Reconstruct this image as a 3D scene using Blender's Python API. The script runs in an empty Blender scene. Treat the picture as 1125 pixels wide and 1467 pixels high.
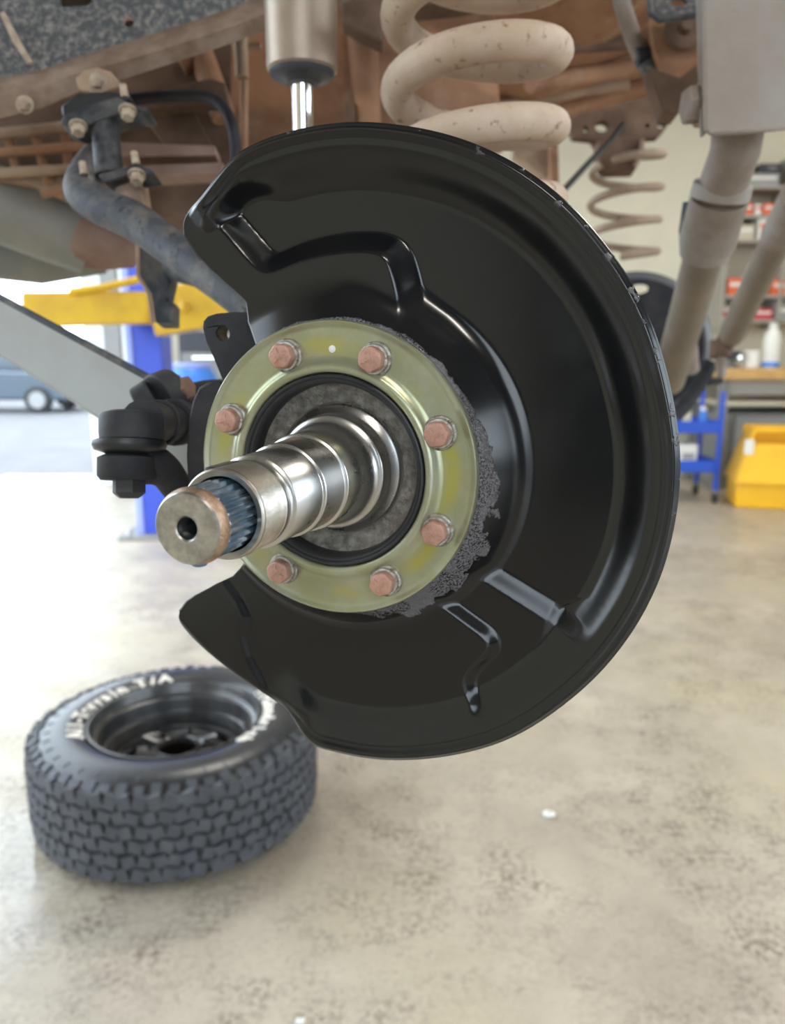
import bpy, bmesh, math, random
from mathutils import Vector, Matrix
from mathutils.geometry import intersect_point_line
random.seed(7)
PI = math.pi
sc = bpy.context.scene
COL = sc.collection
# ------------------------------------------------------------------ camera
FPX, CX, CY = 1130.0, 562.5, 733.5
PITCH = math.radians(11.62)
CAMZ = 1.30
cam = bpy.data.cameras.new('camera')
cam.sensor_fit = 'HORIZONTAL'; cam.sensor_width = 36.0; cam.lens = 36.0 * FPX / 1125.0
cam.clip_start = 0.02; cam.clip_end = 200
cam.dof.use_dof = True; cam.dof.focus_distance = 0.39; cam.dof.aperture_fstop = 11.0
camo = bpy.data.objects.new('camera', cam); COL.objects.link(camo)
camo.location = (0, 0, CAMZ); camo.rotation_euler = (PI / 2 - PITCH, 0, 0)
sc.camera = camo
# ------------------------------------------------------------------ light
sc.view_settings.view_transform = 'Standard'
sc.view_settings.look = 'None'
sc.view_settings.gamma = 1.0
sc.view_settings.use_curve_mapping = False
sc.view_settings.exposure = -0.20
world = bpy.data.worlds.new('sky'); sc.world = world; world.use_nodes = True
wn = world.node_tree.nodes; wl = world.node_tree.links
bg = wn['Background']; bg.inputs['Strength'].default_value = 6.5
bg.inputs['Color'].default_value = (0.78, 0.90, 1.0, 1)
# unseen area lights added below the ceiling as warm fill
for i, (lx, ly) in enumerate([(0.6, -2.2), (3.0, 1.4), (3.4, 5.6), (-0.6, 4.6)]):
    ld = bpy.data.lights.new('warm_fill_light', 'AREA'); ld.shape = 'RECTANGLE'; ld.size = 1.2; ld.size_y = 0.3
    ld.energy = 80; ld.color = (1.0, 0.95, 0.86)
    lo = bpy.data.objects.new('warm_fill_light', ld); COL.objects.link(lo); lo.location = (lx, ly, 4.35)
sc.cycles.use_denoising = True
sc.cycles.max_bounces = 8
sc.cycles.sample_clamp_indirect = 6.0
sc.cycles.caustics_reflective = False
sc.cycles.caustics_refractive = False

# ------------------------------------------------------------------ helpers
cth, sth = math.cos(PITCH), math.sin(PITCH)
def c2w(x, y, z):            # camera frame (right, down, forward) -> world direction
    return Vector((x, z * cth - y * sth, -z * sth - y * cth))
EYE = Vector((0, 0, CAMZ))
def W(px, py, d):
    return EYE + c2w((px - CX) / FPX * d, (py - CY) / FPX * d, d)
FWD = c2w(0, 0, 1)
# hub frame found from the photograph's ring, bolts and stub axle
HC = EYE + c2w(-0.03367, -0.02291, 0.44436)
HA = c2w(-0.32139, 0.20139, -0.92529).normalized()
HE1 = c2w(0.94464, 0.0, -0.32811).normalized()
HE2 = HA.cross(HE1).normalized()
HUB = Matrix(((HE1.x, HE2.x, HA.x, HC.x), (HE1.y, HE2.y, HA.y, HC.y), (HE1.z, HE2.z, HA.z, HC.z), (0, 0, 0, 1)))
HUBI = HUB.inverted()
def hubpx(px, py, ax):       # where the sight line of a pixel meets the hub plane at axial height ax
    d = c2w((px - CX) / FPX, (py - CY) / FPX, 1.0)
    t = (HC + HA * ax - EYE).dot(HA) / d.dot(HA)
    q = HUBI @ (EYE + d * t)
    return (q.x, q.y)
VI = Vector((math.sin(math.radians(22)), math.cos(math.radians(22)), 0))   # across the car
VR = Vector((math.cos(math.radians(22)), -math.sin(math.radians(22)), 0))  # along the car
UP = Vector((0, 0, 1))

MATS = {}
def mat(name, col, rough=0.5, metal=0.0, col2=None, scale=8.0, lo=0.4, hi=0.65, col3=None, scale3=30.0, lo3=0.55, hi3=0.7,
        bump=0.0, bscale=60.0, coat=0.0, spec=0.5, rough2=None, emit=None, detail=6.0, trans=0.0):
    m = bpy.data.materials.new(name); m.use_nodes = True
    nt = m.node_tree; n = nt.nodes; l = nt.links; b = n['Principled BSDF']
    b.inputs['Roughness'].default_value = rough; b.inputs['Metallic'].default_value = metal
    b.inputs['Coat Weight'].default_value = coat; b.inputs['Coat Roughness'].default_value = 0.08
    b.inputs['Specular IOR Level'].default_value = spec
    b.inputs['Transmission Weight'].default_value = trans
    tc = n.new('ShaderNodeTexCoord')
    def noise(s):
        t = n.new('ShaderNodeTexNoise'); t.inputs['Scale'].default_value = s; t.inputs['Detail'].default_value = detail
        t.inputs['Roughness'].default_value = 0.62
        l.new(tc.outputs['Object'], t.inputs['Vector']); return t.outputs['Fac']
    def ramp(f, a, c):
        r = n.new('ShaderNodeMapRange'); r.inputs['From Min'].default_value = a; r.inputs['From Max'].default_value = c
        r.clamp = True; l.new(f, r.inputs['Value']); return r.outputs['Result']
    cur = None
    def mixc(a, c, f):
        x = n.new('ShaderNodeMix'); x.data_type = 'RGBA'
        if isinstance(a, tuple): x.inputs[6].default_value = (*a, 1)
        else: l.new(a, x.inputs[6])
        x.inputs[7].default_value = (*c, 1); l.new(f, x.inputs[0]); return x.outputs[2]
    cur = col
    if col2:
        f = ramp(noise(scale), lo, hi); cur = mixc(cur, col2, f)
        if rough2 is not None:
            r = n.new('ShaderNodeMapRange'); r.inputs['To Min'].default_value = rough; r.inputs['To Max'].default_value = rough2
            l.new(f, r.inputs['Value']); l.new(r.outputs['Result'], b.inputs['Roughness'])
    if col3: cur = mixc(cur, col3, ramp(noise(scale3), lo3, hi3))
    if isinstance(cur, tuple): b.inputs['Base Color'].default_value = (*cur, 1)
    else: l.new(cur, b.inputs['Base Color'])
    if bump:
        bp = n.new('ShaderNodeBump'); bp.inputs['Strength'].default_value = bump; bp.inputs['Distance'].default_value = 0.004
        l.new(noise(bscale), bp.inputs['Height']); l.new(bp.outputs['Normal'], b.inputs['Normal'])
    if emit: b.inputs['Emission Color'].default_value = (*emit[0], 1); b.inputs['Emission Strength'].default_value = emit[1]
    MATS[name] = m
    return m

class G:
    def __init__(s): s.v = []; s.f = []
    def add(s, vs, fs):
        o = len(s.v); s.v += [Vector(p) for p in vs]; s.f += [tuple(i + o for i in f) for f in fs]; return s
    def box(s, c, size, R=None):
        c = Vector(c); hx, hy, hz = [q / 2 for q in size]
        vs = [Vector((x, y, z)) for x in (-hx, hx) for y in (-hy, hy) for z in (-hz, hz)]
        if R: vs = [R @ p for p in vs]
        return s.add([c + p for p in vs], [(0, 1, 3, 2), (4, 6, 7, 5), (0, 4, 5, 1), (2, 3, 7, 6), (0, 2, 6, 4), (1, 5, 7, 3)])
    def prism(s, pts, ext):
        n = len(pts); ext = Vector(ext); pts = [Vector(p) for p in pts]
        return s.add(pts + [p + ext for p in pts], [tuple(range(n))[::-1], tuple(range(n, 2 * n))] + [(i, (i + 1) % n, n + (i + 1) % n, n + i) for i in range(n)])
    def tube(s, path, rad, seg=16, cap=True):
        path = [Vector(p) for p in path]; n = len(path)
        if not isinstance(rad, (list, tuple)): rad = [rad] * n
        T = []
        for i in range(n):
            a = path[max(i - 1, 0)]; b = path[min(i + 1, n - 1)]; T.append((b - a).normalized())
        ref = Vector((0, 0, 1)) if abs(T[0].z) < .9 else Vector((1, 0, 0))
        nx = (ref - T[0] * ref.dot(T[0])).normalized(); vs = []; fs = []
        for i in range(n):
            nx = (nx - T[i] * nx.dot(T[i])).normalized(); ny = T[i].cross(nx)
            for k in range(seg):
                a = 2 * PI * k / seg; vs.append(path[i] + (nx * math.cos(a) + ny * math.sin(a)) * rad[i])
        for i in range(n - 1):
            for k in range(seg):
                k2 = (k + 1) % seg; fs.append((i * seg + k, i * seg + k2, (i + 1) * seg + k2, (i + 1) * seg + k))
        if cap: fs += [tuple(range(seg))[::-1], tuple(range((n - 1) * seg, n * seg))]
        return s.add(vs, fs)
    def lathe(s, prof, o=(0, 0, 0), ax=(0, 0, 1), seg=48, cap0=False, cap1=False):
        o = Vector(o); ax = Vector(ax).normalized()
        ref = Vector((1, 0, 0)) if abs(ax.x) < .9 else Vector((0, 1, 0))
        e1 = (ref - ax * ref.dot(ax)).normalized(); e2 = ax.cross(e1); vs = []; fs = []; n = len(prof)
        for r, z in prof:
            for k in range(seg):
                a = 2 * PI * k / seg; vs.append(o + ax * z + (e1 * math.cos(a) + e2 * math.sin(a)) * r)
        for i in range(n - 1):
            for k in range(seg):
                k2 = (k + 1) % seg; fs.append((i * seg + k, i * seg + k2, (i + 1) * seg + k2, (i + 1) * seg + k))
        if cap0: fs.append(tuple(range(seg))[::-1])
        if cap1: fs.append(tuple(range((n - 1) * seg, n * seg)))
        return s.add(vs, fs)
    def ball(s, c, r, sc_=(1, 1, 1), seg=16, rings=8):
        prof = [(max(1e-5, math.sin(PI * i / rings)) * r, -math.cos(PI * i / rings) * r) for i in range(rings + 1)]
        g = G().lathe(prof, seg=seg); return s.add([Vector(c) + Vector((p.x * sc_[0], p.y * sc_[1], p.z * sc_[2])) for p in g.v], g.f)

def finish(me, smooth_deg=38, recalc=True):
    bm = bmesh.new(); bm.from_mesh(me)
    bmesh.ops.remove_doubles(bm, verts=bm.verts, dist=1e-6)
    if recalc: bmesh.ops.recalc_face_normals(bm, faces=bm.faces)
    th = math.radians(smooth_deg)
    for f in bm.faces: f.smooth = True
    for e in bm.edges:
        if len(e.link_faces) == 2: e.smooth = e.calc_face_angle(0) < th
        else: e.smooth = True
    bm.to_mesh(me); bm.free()
def setparent(o, parent, keep=True):
    o.parent = parent
    if keep: o.matrix_parent_inverse = parent_world(parent).inverted()
def parent_world(p):
    m = p.matrix_basis.copy()
    if p.parent: m = parent_world(p.parent) @ p.matrix_parent_inverse @ m
    return m
def obj(name, g, m, parent=None, bevel=0.0, smooth=38, segs=2, local=False, mat_world=None):
    me = bpy.data.meshes.new(name); me.from_pydata([tuple(p) for p in g.v], [], g.f); finish(me, smooth)
    me.materials.append(MATS[m] if isinstance(m, str) else m)
    o = bpy.data.objects.new(name, me); COL.objects.link(o)
    if mat_world is not None: o.matrix_basis = mat_world
    if parent is not None: setparent(o, parent, not local)
    if bevel:
        b = o.modifiers.new('bevel', 'BEVEL'); b.width = bevel; b.segments = segs; b.limit_method = 'ANGLE'; b.angle_limit = math.radians(35)
        b.harden_normals = False
    return o
def tag(o, label, cat, group=None, kind=None):
    o['label'] = label; o['category'] = cat
    if group: o['group'] = group
    if kind: o['kind'] = kind
    return o
def struct(o, kind='structure'):
    o['kind'] = kind; return o
def thing(name, label, cat, loc=(0, 0, 0), group=None, mw=None):
    o = bpy.data.objects.new(name, None); COL.objects.link(o); o.empty_display_size = .05
    if mw is not None: o.matrix_basis = mw
    else: o.location = loc
    return tag(o, label, cat, group)
def ppoly(pts, d):
    return [W(p[0], p[1], p[2] if len(p) > 2 else d) for p in pts]
def plate(name, pts, d, thick, m, parent=None, bevel=0.0015):
    return obj(name, G().prism(ppoly(pts, d), FWD * thick), m, parent, bevel)
def flat_with_holes(outer, holes, thick, bev=0.0):
    cu = bpy.data.curves.new('tmp', 'CURVE'); cu.dimensions = '2D'; cu.fill_mode = 'BOTH'; cu.extrude = thick / 2; cu.bevel_depth = bev; cu.bevel_resolution = 1
    for ring in [outer] + holes:
        sp = cu.splines.new('POLY'); sp.points.add(len(ring) - 1); sp.use_cyclic_u = True
        for q, p in zip(sp.points, ring): q.co = (p[0], p[1], 0, 1)
    o = bpy.data.objects.new('tmp', cu); COL.objects.link(o)
    dg = bpy.context.evaluated_depsgraph_get(); dg.update()
    me = bpy.data.meshes.new_from_object(o.evaluated_get(dg))
    bpy.data.objects.remove(o); bpy.data.curves.remove(cu)
    g = G(); g.v = [v.co.copy() for v in me.vertices]; g.f = [tuple(p.vertices) for p in me.polygons]
    bpy.data.meshes.remove(me); return g
def circle_pts(c, r, n=20, r2=None):
    return [(c[0] + r * math.cos(2 * PI * k / n), c[1] + (r2 or r) * math.sin(2 * PI * k / n)) for k in range(n)]
def camplane(d):              # matrix whose XY plane is the upright plane facing the camera at depth d, 1 unit = 1 px
    s = d / FPX
    return lambda p: W(p[0], p[1], d)
def holeplate(name, outer, holes, d, thick, m, parent=None, bev=0.0):
    g = flat_with_holes(outer, holes, thick * FPX / d, 0)
    g.v = [W(p.x, p.y, d) + FWD * (p.z * d / FPX) for p in g.v]
    return obj(name, g, m, parent, bev)
def catmull(pts, n=8):
    P = [Vector(p) for p in pts]; P = [P[0] * 2 - P[1]] + P + [P[-1] * 2 - P[-2]]; out = []
    for i in range(1, len(P) - 2):
        a, b, c, d = P[i - 1], P[i], P[i + 1], P[i + 2]
        for k in range(n):
            t = k / n
            out.append(.5 * ((2 * b) + (c - a) * t + (2 * a - 5 * b + 4 * c - d) * t * t + (3 * b - a - 3 * c + d) * t ** 3))
    return out + [P[-2]]
def hexbolt(c, d, r, h, m, parent, name='bolt', wash=True):
    d = Vector(d).normalized(); g = G()
    if wash: g.lathe([(r * .5, 0), (r * 1.32, 0), (r * 1.32, h * .15), (r * 1.0, h * .22)], c, d, 20)
    g.lathe([(r, h * .2), (r, h * .85), (r * .82, h), (r * .01, h)], c, d, 6)
    return obj(name, g, m, parent, 0, 30)

# ------------------------------------------------------------------ materials
mat('concrete_wall', (0.70, 0.66, 0.52), 0.8, col2=(0.62, 0.59, 0.48), scale=1.2, bump=.1)
mat('door_dark', (0.05, 0.055, 0.065), 0.7)
mat('ceiling', (0.30, 0.30, 0.30), 0.9)
mat('mud_brown', (0.37, 0.20, 0.118), 0.85, col2=(0.23, 0.118, 0.068), scale=9, col3=(0.42, 0.28, 0.19), scale3=17, lo3=.52, hi3=.75, bump=.35, bscale=40, spec=.22)
mat('flange_mud', (0.17, 0.112, 0.08), 0.9, col2=(0.27, 0.20, 0.155), scale=22, col3=(0.16, 0.10, 0.07), scale3=9, bump=.35, bscale=70, spec=.22)
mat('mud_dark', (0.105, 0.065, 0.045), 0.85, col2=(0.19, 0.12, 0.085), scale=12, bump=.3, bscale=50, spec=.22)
mat('mud_pale', (0.38, 0.27, 0.19), 0.85, col2=(0.26, 0.17, 0.12), scale=14, bump=.3, bscale=60, spec=.22)
mat('chassis_grey', (0.078, 0.08, 0.086), 0.75, col2=(0.25, 0.23, 0.215), scale=150, lo=.45, hi=.68, col3=(0.24, 0.15, 0.10), scale3=6, lo3=.55, hi3=.75, bump=.4, bscale=120, spec=.22)
mat('black_dusty', (0.022, 0.026, 0.034), 0.5, col2=(0.10, 0.095, 0.09), scale=40, bump=.2, bscale=90, spec=.22)
mat('bar_grey', (0.055, 0.06, 0.072), 0.6, col2=(0.17, 0.15, 0.13), scale=45, lo=.45, hi=.75, col3=(0.012, 0.013, 0.017), scale3=70, lo3=.60, hi3=.66, bump=.25, bscale=100, spec=.22)
mat('dust_bolt', (0.46, 0.38, 0.29), 0.75, col2=(0.3, 0.22, 0.16), scale=70, bump=.2, bscale=150, spec=.22)
mat('pipe_grey', (0.17, 0.175, 0.155), 0.55, col2=(0.24, 0.22, 0.19), scale=7, bump=.1)
mat('pipe_rust', (0.20, 0.115, 0.085), 0.65, col2=(0.30, 0.2, 0.16), scale=10, spec=.22)
mat('spring_cream', (0.53, 0.41, 0.315), 0.62, col2=(0.42, 0.30, 0.21), scale=14, lo=.4, hi=.65, col3=(0.20, 0.11, 0.06), scale3=85, lo3=.60, hi3=.68, bump=.2, bscale=90)
mat('spring_dull', (0.36, 0.26, 0.18), 0.65, col2=(0.24, 0.17, 0.12), scale=14)
mat('shock_body', (0.33, 0.255, 0.195), 0.42, metal=.4, col2=(0.42, 0.355, 0.29), scale=9, bump=.06)
mat('chrome', (0.82, 0.80, 0.79), 0.10, metal=1.0)
mat('shock_cap', (0.035, 0.04, 0.048), 0.45)
mat('tower_grey', (0.26, 0.215, 0.18), 0.55, col2=(0.34, 0.305, 0.285), scale=5, col3=(0.2, 0.12, 0.09), scale3=40, lo3=.68, hi3=.74, bump=.12, bscale=50)
mat('rod_taupe', (0.20, 0.15, 0.115), 0.6, col2=(0.29, 0.255, 0.23), scale=12, col3=(0.2, 0.13, 0.10), scale3=25, lo3=.6, hi3=.75, bump=.15)
mat('rod_beige', (0.21, 0.165, 0.115), 0.65, col2=(0.17, 0.135, 0.10), scale=9)
mat('arm_grey', (0.33, 0.345, 0.345), 0.6, col2=(0.30, 0.30, 0.29), scale=9, bump=.05)
mat('rubber', (0.014, 0.015, 0.017), 0.42, bump=.05)
mat('cast_black', (0.022, 0.022, 0.027), 0.62, col2=(0.04, 0.038, 0.04), scale=30, bump=.2, bscale=160, spec=.22)
mat('boot_black', (0.03, 0.031, 0.036), 0.55, col2=(0.055, 0.052, 0.05), scale=25, spec=.22)
mat('rough_cast', (0.22, 0.20, 0.175), 0.42, metal=.7, col2=(0.50, 0.46, 0.41), scale=160, lo=.4, hi=.7, bump=.8, bscale=450)
mat('steel', (0.60, 0.585, 0.56), 0.25, metal=1.0, col2=(0.50, 0.48, 0.455), scale=25, rough2=.36)
mat('steel_thread', (0.50, 0.465, 0.41), 0.34, metal=1.0, col2=(0.33, 0.28, 0.22), scale=60, rough2=.45, bump=.1, bscale=300)
mat('steel_face', (0.30, 0.285, 0.27), 0.36, metal=1.0, col2=(0.50, 0.47, 0.43), scale=120)
mat('steel_rust', (0.52, 0.36, 0.25), 0.4, metal=.85, col2=(0.35, 0.22, 0.14), scale=200, lo=.4, hi=.6, bump=.3, bscale=500)
mat('grease_spline', (0.12, 0.20, 0.28), 0.26, metal=.75, col2=(0.30, 0.32, 0.35), scale=90, lo=.40, hi=.66)
mat('hole_dark', (0.10, 0.10, 0.10), 0.3, metal=.9)
mat('bolt_head', (0.48, 0.27, 0.205), 0.5, metal=.3, col2=(0.33, 0.165, 0.115), scale=220, lo=.45, hi=.7, bump=.25, bscale=500)
mat('washer', (0.48, 0.46, 0.43), 0.38, metal=.8, col2=(0.20, 0.15, 0.11), scale=260, lo=.45, hi=.65, bump=.4, bscale=500)
mat('yellow_lift', (0.66, 0.41, 0.01), 0.4, col2=(0.56, 0.33, 0.015), scale=6)
mat('blue_lift', (0.035, 0.075, 0.50), 0.4)
mat('blue_pale', (0.30, 0.36, 0.75), 0.4)
mat('yellow_bin', (0.90, 0.50, 0.012), 0.4, col2=(0.86, 0.45, 0.015), scale=4)
mat('blue_cart', (0.012, 0.075, 0.52), 0.4)
mat('white_plastic', (0.78, 0.77, 0.72), 0.5)
mat('white_paint', (0.75, 0.76, 0.76), 0.5)
mat('blue_plastic', (0.05, 0.22, 0.72), 0.4)
mat('wood', (0.62, 0.37, 0.13), 0.5, col2=(0.50, 0.28, 0.09), scale=14)
mat('cabinet_grey', (0.20, 0.205, 0.20), 0.5, col2=(0.26, 0.25, 0.23), scale=3)
mat('shelf_metal', (0.36, 0.34, 0.29), 0.5)
mat('box_orange', (0.72, 0.13, 0.04), 0.5); mat('box_red', (0.55, 0.04, 0.05), 0.5); mat('box_black', (0.03, 0.032, 0.04), 0.45)
mat('box_grey', (0.30, 0.30, 0.30), 0.5); mat('box_beige', (0.55, 0.50, 0.38), 0.6)
mat('paper', (0.80, 0.80, 0.76), 0.8)
mat('car_paint', (0.07, 0.095, 0.125), 0.25, coat=.5); mat('car_glass', (0.08, 0.10, 0.12), 0.08); mat('car_white', (0.7, 0.7, 0.7), .3, coat=.4)
mat('wheel_black', (0.022, 0.023, 0.026), 0.34, col2=(0.06, 0.055, 0.052), scale=18, coat=.25)
mat('tyre', (0.050, 0.054, 0.064), 0.58, col2=(0.075, 0.08, 0.092), scale=20, bump=.1)
mat('tyre_side', (0.022, 0.023, 0.026), 0.30, col2=(0.035, 0.036, 0.04), scale=20)
mat('letter_white', (0.80, 0.74, 0.66), 0.6)
mat('asphalt', (0.15, 0.145, 0.15), 0.9, col2=(0.12, 0.115, 0.12), scale=2)
mat('cardboard_brown', (0.28, 0.17, 0.10), .7)

def floor_material():
    m = bpy.data.materials.new('floor_concrete'); m.use_nodes = True; MATS['floor_concrete'] = m
    nt = m.node_tree; n = nt.nodes; l = nt.links; b = n['Principled BSDF']
    tc = n.new('ShaderNodeTexCoord')
    def noise(s, det, ro=.6, dist=0.0):
        t = n.new('ShaderNodeTexNoise'); t.inputs['Scale'].default_value = s; t.inputs['Detail'].default_value = det
        t.inputs['Roughness'].default_value = ro; t.inputs['Distortion'].default_value = dist
        l.new(tc.outputs['Object'], t.inputs['Vector']); return t.outputs['Fac']
    def rng(f, a, c, lo=0, hi=1):
        r = n.new('ShaderNodeMapRange'); r.inputs[1].default_value = a; r.inputs[2].default_value = c; r.inputs[3].default_value = lo; r.inputs[4].default_value = hi
        l.new(f, r.inputs[0]); return r.outputs[0]
    def mul(a, c):
        x = n.new('ShaderNodeMath'); x.operation = 'MULTIPLY'; l.new(a, x.inputs[0]); l.new(c, x.inputs[1]); return x.outputs[0]
    def mix(a, c, f):
        x = n.new('ShaderNodeMix'); x.data_type = 'RGBA'; l.new(f, x.inputs[0])
        if isinstance(a, tuple): x.inputs[6].default_value = (*a, 1)
        else: l.new(a, x.inputs[6])
        x.inputs[7].default_value = (*c, 1); return x.outputs[2]
    c = mix((0.52, 0.455, 0.36), (0.38, 0.325, 0.26), rng(noise(2.2, 4, .6), .35, .62))
    c = mix(c, (0.50, 0.44, 0.31), rng(noise(1.1, 3), .50, .68))
    patch = rng(noise(1.6, 5, .62, .5), .38, .60)
    speck = rng(noise(55, 9, .78), .45, .58)
    c = mix(c, (0.13, 0.098, 0.075), mul(patch, mul(speck, rng(noise(8, 6, .65), .36, .60))))
    c = mix(c, (0.25, 0.21, 0.18), mul(rng(noise(90, 7, .72), .53, .66), rng(noise(2.6, 5), .42, .62)))
    l.new(c, b.inputs['Base Color'])
    # thin wet film on the floor by the open side
    sxyz = n.new('ShaderNodeSeparateXYZ'); l.new(tc.outputs['Object'], sxyz.inputs[0])
    def m2(op, a, c):
        x = n.new('ShaderNodeMath'); x.operation = op
        for i, q in enumerate((a, c)):
            if isinstance(q, (int, float)): x.inputs[i].default_value = q
            else: l.new(q, x.inputs[i])
        return x.outputs[0]
    ex_ = m2('DIVIDE', m2('ADD', sxyz.outputs[0], 1.14), .34); ey_ = m2('DIVIDE', m2('SUBTRACT', sxyz.outputs[1], 1.62), .52)
    dd = m2('ADD', m2('SQRT', m2('ADD', m2('MULTIPLY', ex_, ex_), m2('MULTIPLY', ey_, ey_)), 0.0), m2('MULTIPLY', m2('SUBTRACT', noise(6, 5), .5), .9))
    wet = rng(dd, 1.0, .82)
    dry = rng(noise(5, 5), .3, .7, .30, .52)
    rm = n.new('ShaderNodeMix'); l.new(wet, rm.inputs[0]); l.new(dry, rm.inputs[2]); rm.inputs[3].default_value = .06
    l.new(rm.outputs[0], b.inputs['Roughness'])
    bp = n.new('ShaderNodeBump'); bp.inputs['Distance'].default_value = .004; l.new(rng(wet, 0, 1, .08, 0.0), bp.inputs['Strength'])
    l.new(noise(50, 6), bp.inputs['Height']); l.new(bp.outputs['Normal'], b.inputs['Normal'])
floor_material()

# ------------------------------------------------------------------ setting
struct(obj('floor', G().box((1.2, 1.6, -0.05), (10.6, 13.4, 0.1)), 'floor_concrete'))
struct(obj('ground', G().box((0, 10, -0.16), (120, 110, 0.1)), 'asphalt'))
struct(obj('wall_back', G().box((2.2, 8.4, 2.25), (9.0, 0.2, 4.5)), 'concrete_wall'))
def wall_x(name, x, y0, y1, holes, m, H=4.5):      # wall in the plane x = const with door openings (ya, yb, height)
    g = G(); cur = y0
    for ya, yb, hh in holes:
        if ya > cur: g.box((x, (cur + ya) / 2, H / 2), (.2, ya - cur, H))
        g.box((x, (ya + yb) / 2, (hh + H) / 2), (.2, yb - ya, H - hh)); cur = yb
    if y1 > cur: g.box((x, (cur + y1) / 2, H / 2), (.2, y1 - cur, H))
    return struct(obj(name, g, m))
def wall_y(name, y, x0, x1, holes, m, H=4.5):
    g = G(); cur = x0
    for xa, xb, hh in holes:
        if xa > cur: g.box(((cur + xa) / 2, y, H / 2), (xa - cur, .2, H))
        g.box(((xa + xb) / 2, y, (hh + H) / 2), (xb - xa, .2, H - hh)); cur = xb
    if x1 > cur: g.box(((cur + x1) / 2, y, H / 2), (x1 - cur, .2, H))
    return struct(obj(name, g, m))
wall_x('wall_right', 6.6, -5.0, 8.3, [(-4.3, 2.2, 4.2)], 'concrete_wall')
wall_x('wall_left', -2.75, -5.0, 8.3, [(0.2, 8.2, 3.5)], 'concrete_wall')
wall_y('wall_front', -5.1, -2.7, 6.7, [(-1.3, 2.4, 3.7)], 'door_dark')
struct(obj('ceiling', G().box((2.0, 1.6, 4.55), (9.4, 13.4, 0.1)), 'ceiling'))

# ------------------------------------------------------------------ dust shield
AX_FACE, AX_RIM, AX_PLAT = -0.0265, -0.010, -0.0150
def local(pts, ax): return [hubpx(p[0], p[1], ax) for p in pts]
tab = local([(358, 462), (352, 432), (345, 425), (322, 405), (300, 385), (283, 367), (270, 350), (264, 337), (262, 325), (264, 313), (270, 303), (278, 296), (287, 290)], AX_PLAT)
arc = local([(300, 262), (325, 230), (345, 213), (372, 200), (400, 190), (450, 178), (510, 172), (575, 177), (640, 190), (700, 212), (760, 245), (820, 293), (870, 350), (910, 410), (940, 475),
             (960, 545), (972, 610), (976, 660), (973, 720), (962, 780), (945, 835), (915, 895), (875, 950), (830, 995), (770, 1040), (715, 1068), (650, 1085), (585, 1092), (530, 1090), (480, 1080)], AX_RIM)
low = local([(445, 1062), (415, 1030), (385, 1000), (345, 970), (310, 945), (280, 920), (266, 905), (259, 895), (256, 884), (259, 872), (267, 861), (280, 852), (310, 836), (332, 826), (345, 812)], -0.0165)
OUT = tab + arc + low
def smooth_poly(P, it=2):
    for _ in range(it):
        Q = []
        for i in range(len(P) - 1):
            a, b = P[i], P[i + 1]
            Q += [(a[0] * .75 + b[0] * .25, a[1] * .75 + b[1] * .25), (a[0] * .25 + b[0] * .75, a[1] * .25 + b[1] * .75)]
        P = [P[0]] + Q + [P[-1]]
    return P
OUTS = smooth_poly(OUT, 2)
def inside(p, poly):
    c = False; n = len(poly); j = n - 1; x, y = p
    for i in range(n):
        xi, yi = poly[i]; xj, yj = poly[j]
        if (yi > y) != (yj > y) and x < (xj - xi) * (y - yi) / (yj - yi) + xi: c = not c
        j = i
    return c
def dseg(p, a, b):
    dx, dy = b[0] - a[0], b[1] - a[1]; L = dx * dx + dy * dy
    t = 0 if L == 0 else max(0, min(1, ((p[0] - a[0]) * dx + (p[1] - a[1]) * dy) / L))
    return math.hypot(p[0] - a[0] - t * dx, p[1] - a[1] - t * dy)
def dline(p, pl): return min(dseg(p, pl[i], pl[i + 1]) for i in range(len(pl) - 1))
def sst(x):
    x = max(0.0, min(1.0, x)); return x * x * (3 - 2 * x)
def soft(x, w):               # 0..1 ramp centred on 0, linear with rounded ends
    return sst(x / w * .5 + .5)
def smax(a, b, k):
    h = max(k - abs(a - b), 0.0) / k
    return max(a, b) + h * h * k * .25
# plateau step: mean of the photo's upper and lower edge lines
stepA = local([(302, 306), (331, 338), (360, 371), (379, 388), (394, 388), (432, 371), (490, 358), (528, 357), (552, 364), (562, 386), (570, 422)], AX_PLAT)
stepB = local([(343, 309), (366, 336), (388, 364), (397, 367), (406, 363), (446, 345), (509, 335), (571, 338), (590, 362), (600, 395), (608, 428)], AX_FACE)
stepM = smooth_poly([((a[0] + b[0]) / 2, (a[1] + b[1]) / 2) for a, b in zip(stepA, stepB)], 2)
v0 = (stepM[0][0] - stepM[3][0], stepM[0][1] - stepM[3][1]); L0 = math.hypot(*v0)
stepL = [(stepM[0][0] + v0[0] / L0 * .05, stepM[0][1] + v0[1] / L0 * .05)] + stepM + [(stepM[-1][0] + .003, stepM[-1][1] - .03)]
plateau = stepL + [(0, 0), (-.2, .05), (-.3, .2)]
rib1 = local([(640, 775), (702, 818), (770, 860), (838, 903), (905, 950)], -.028)
reg1 = rib1 + local([(905, 1200), (200, 1200), (150, 800), (480, 690)], -.028)
rib2 = smooth_poly(local([(600, 832), (645, 862), (680, 888), (704, 905), (712, 922), (703, 938), (685, 952), (675, 968), (676, 982), (695, 1027), (706, 1090)], -.024), 2)
reg2 = rib2 + local([(706, 1200), (200, 1200), (150, 800), (480, 690)], -.024)
rib3 = smooth_poly(local([(800, 870), (791, 890), (788, 908), (773, 928), (775, 946), (792, 962), (850, 990)], -.028), 2)
reg3 = rib3 + local([(930, 940), (850, 850)], -.028)
crease = local([(330, 826), (352, 858), (362, 880), (356, 905), (364, 935), (385, 975), (400, 1005)], -.024)
regc = crease + local([(300, 1150), (100, 1000), (100, 800)], -.024)
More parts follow.
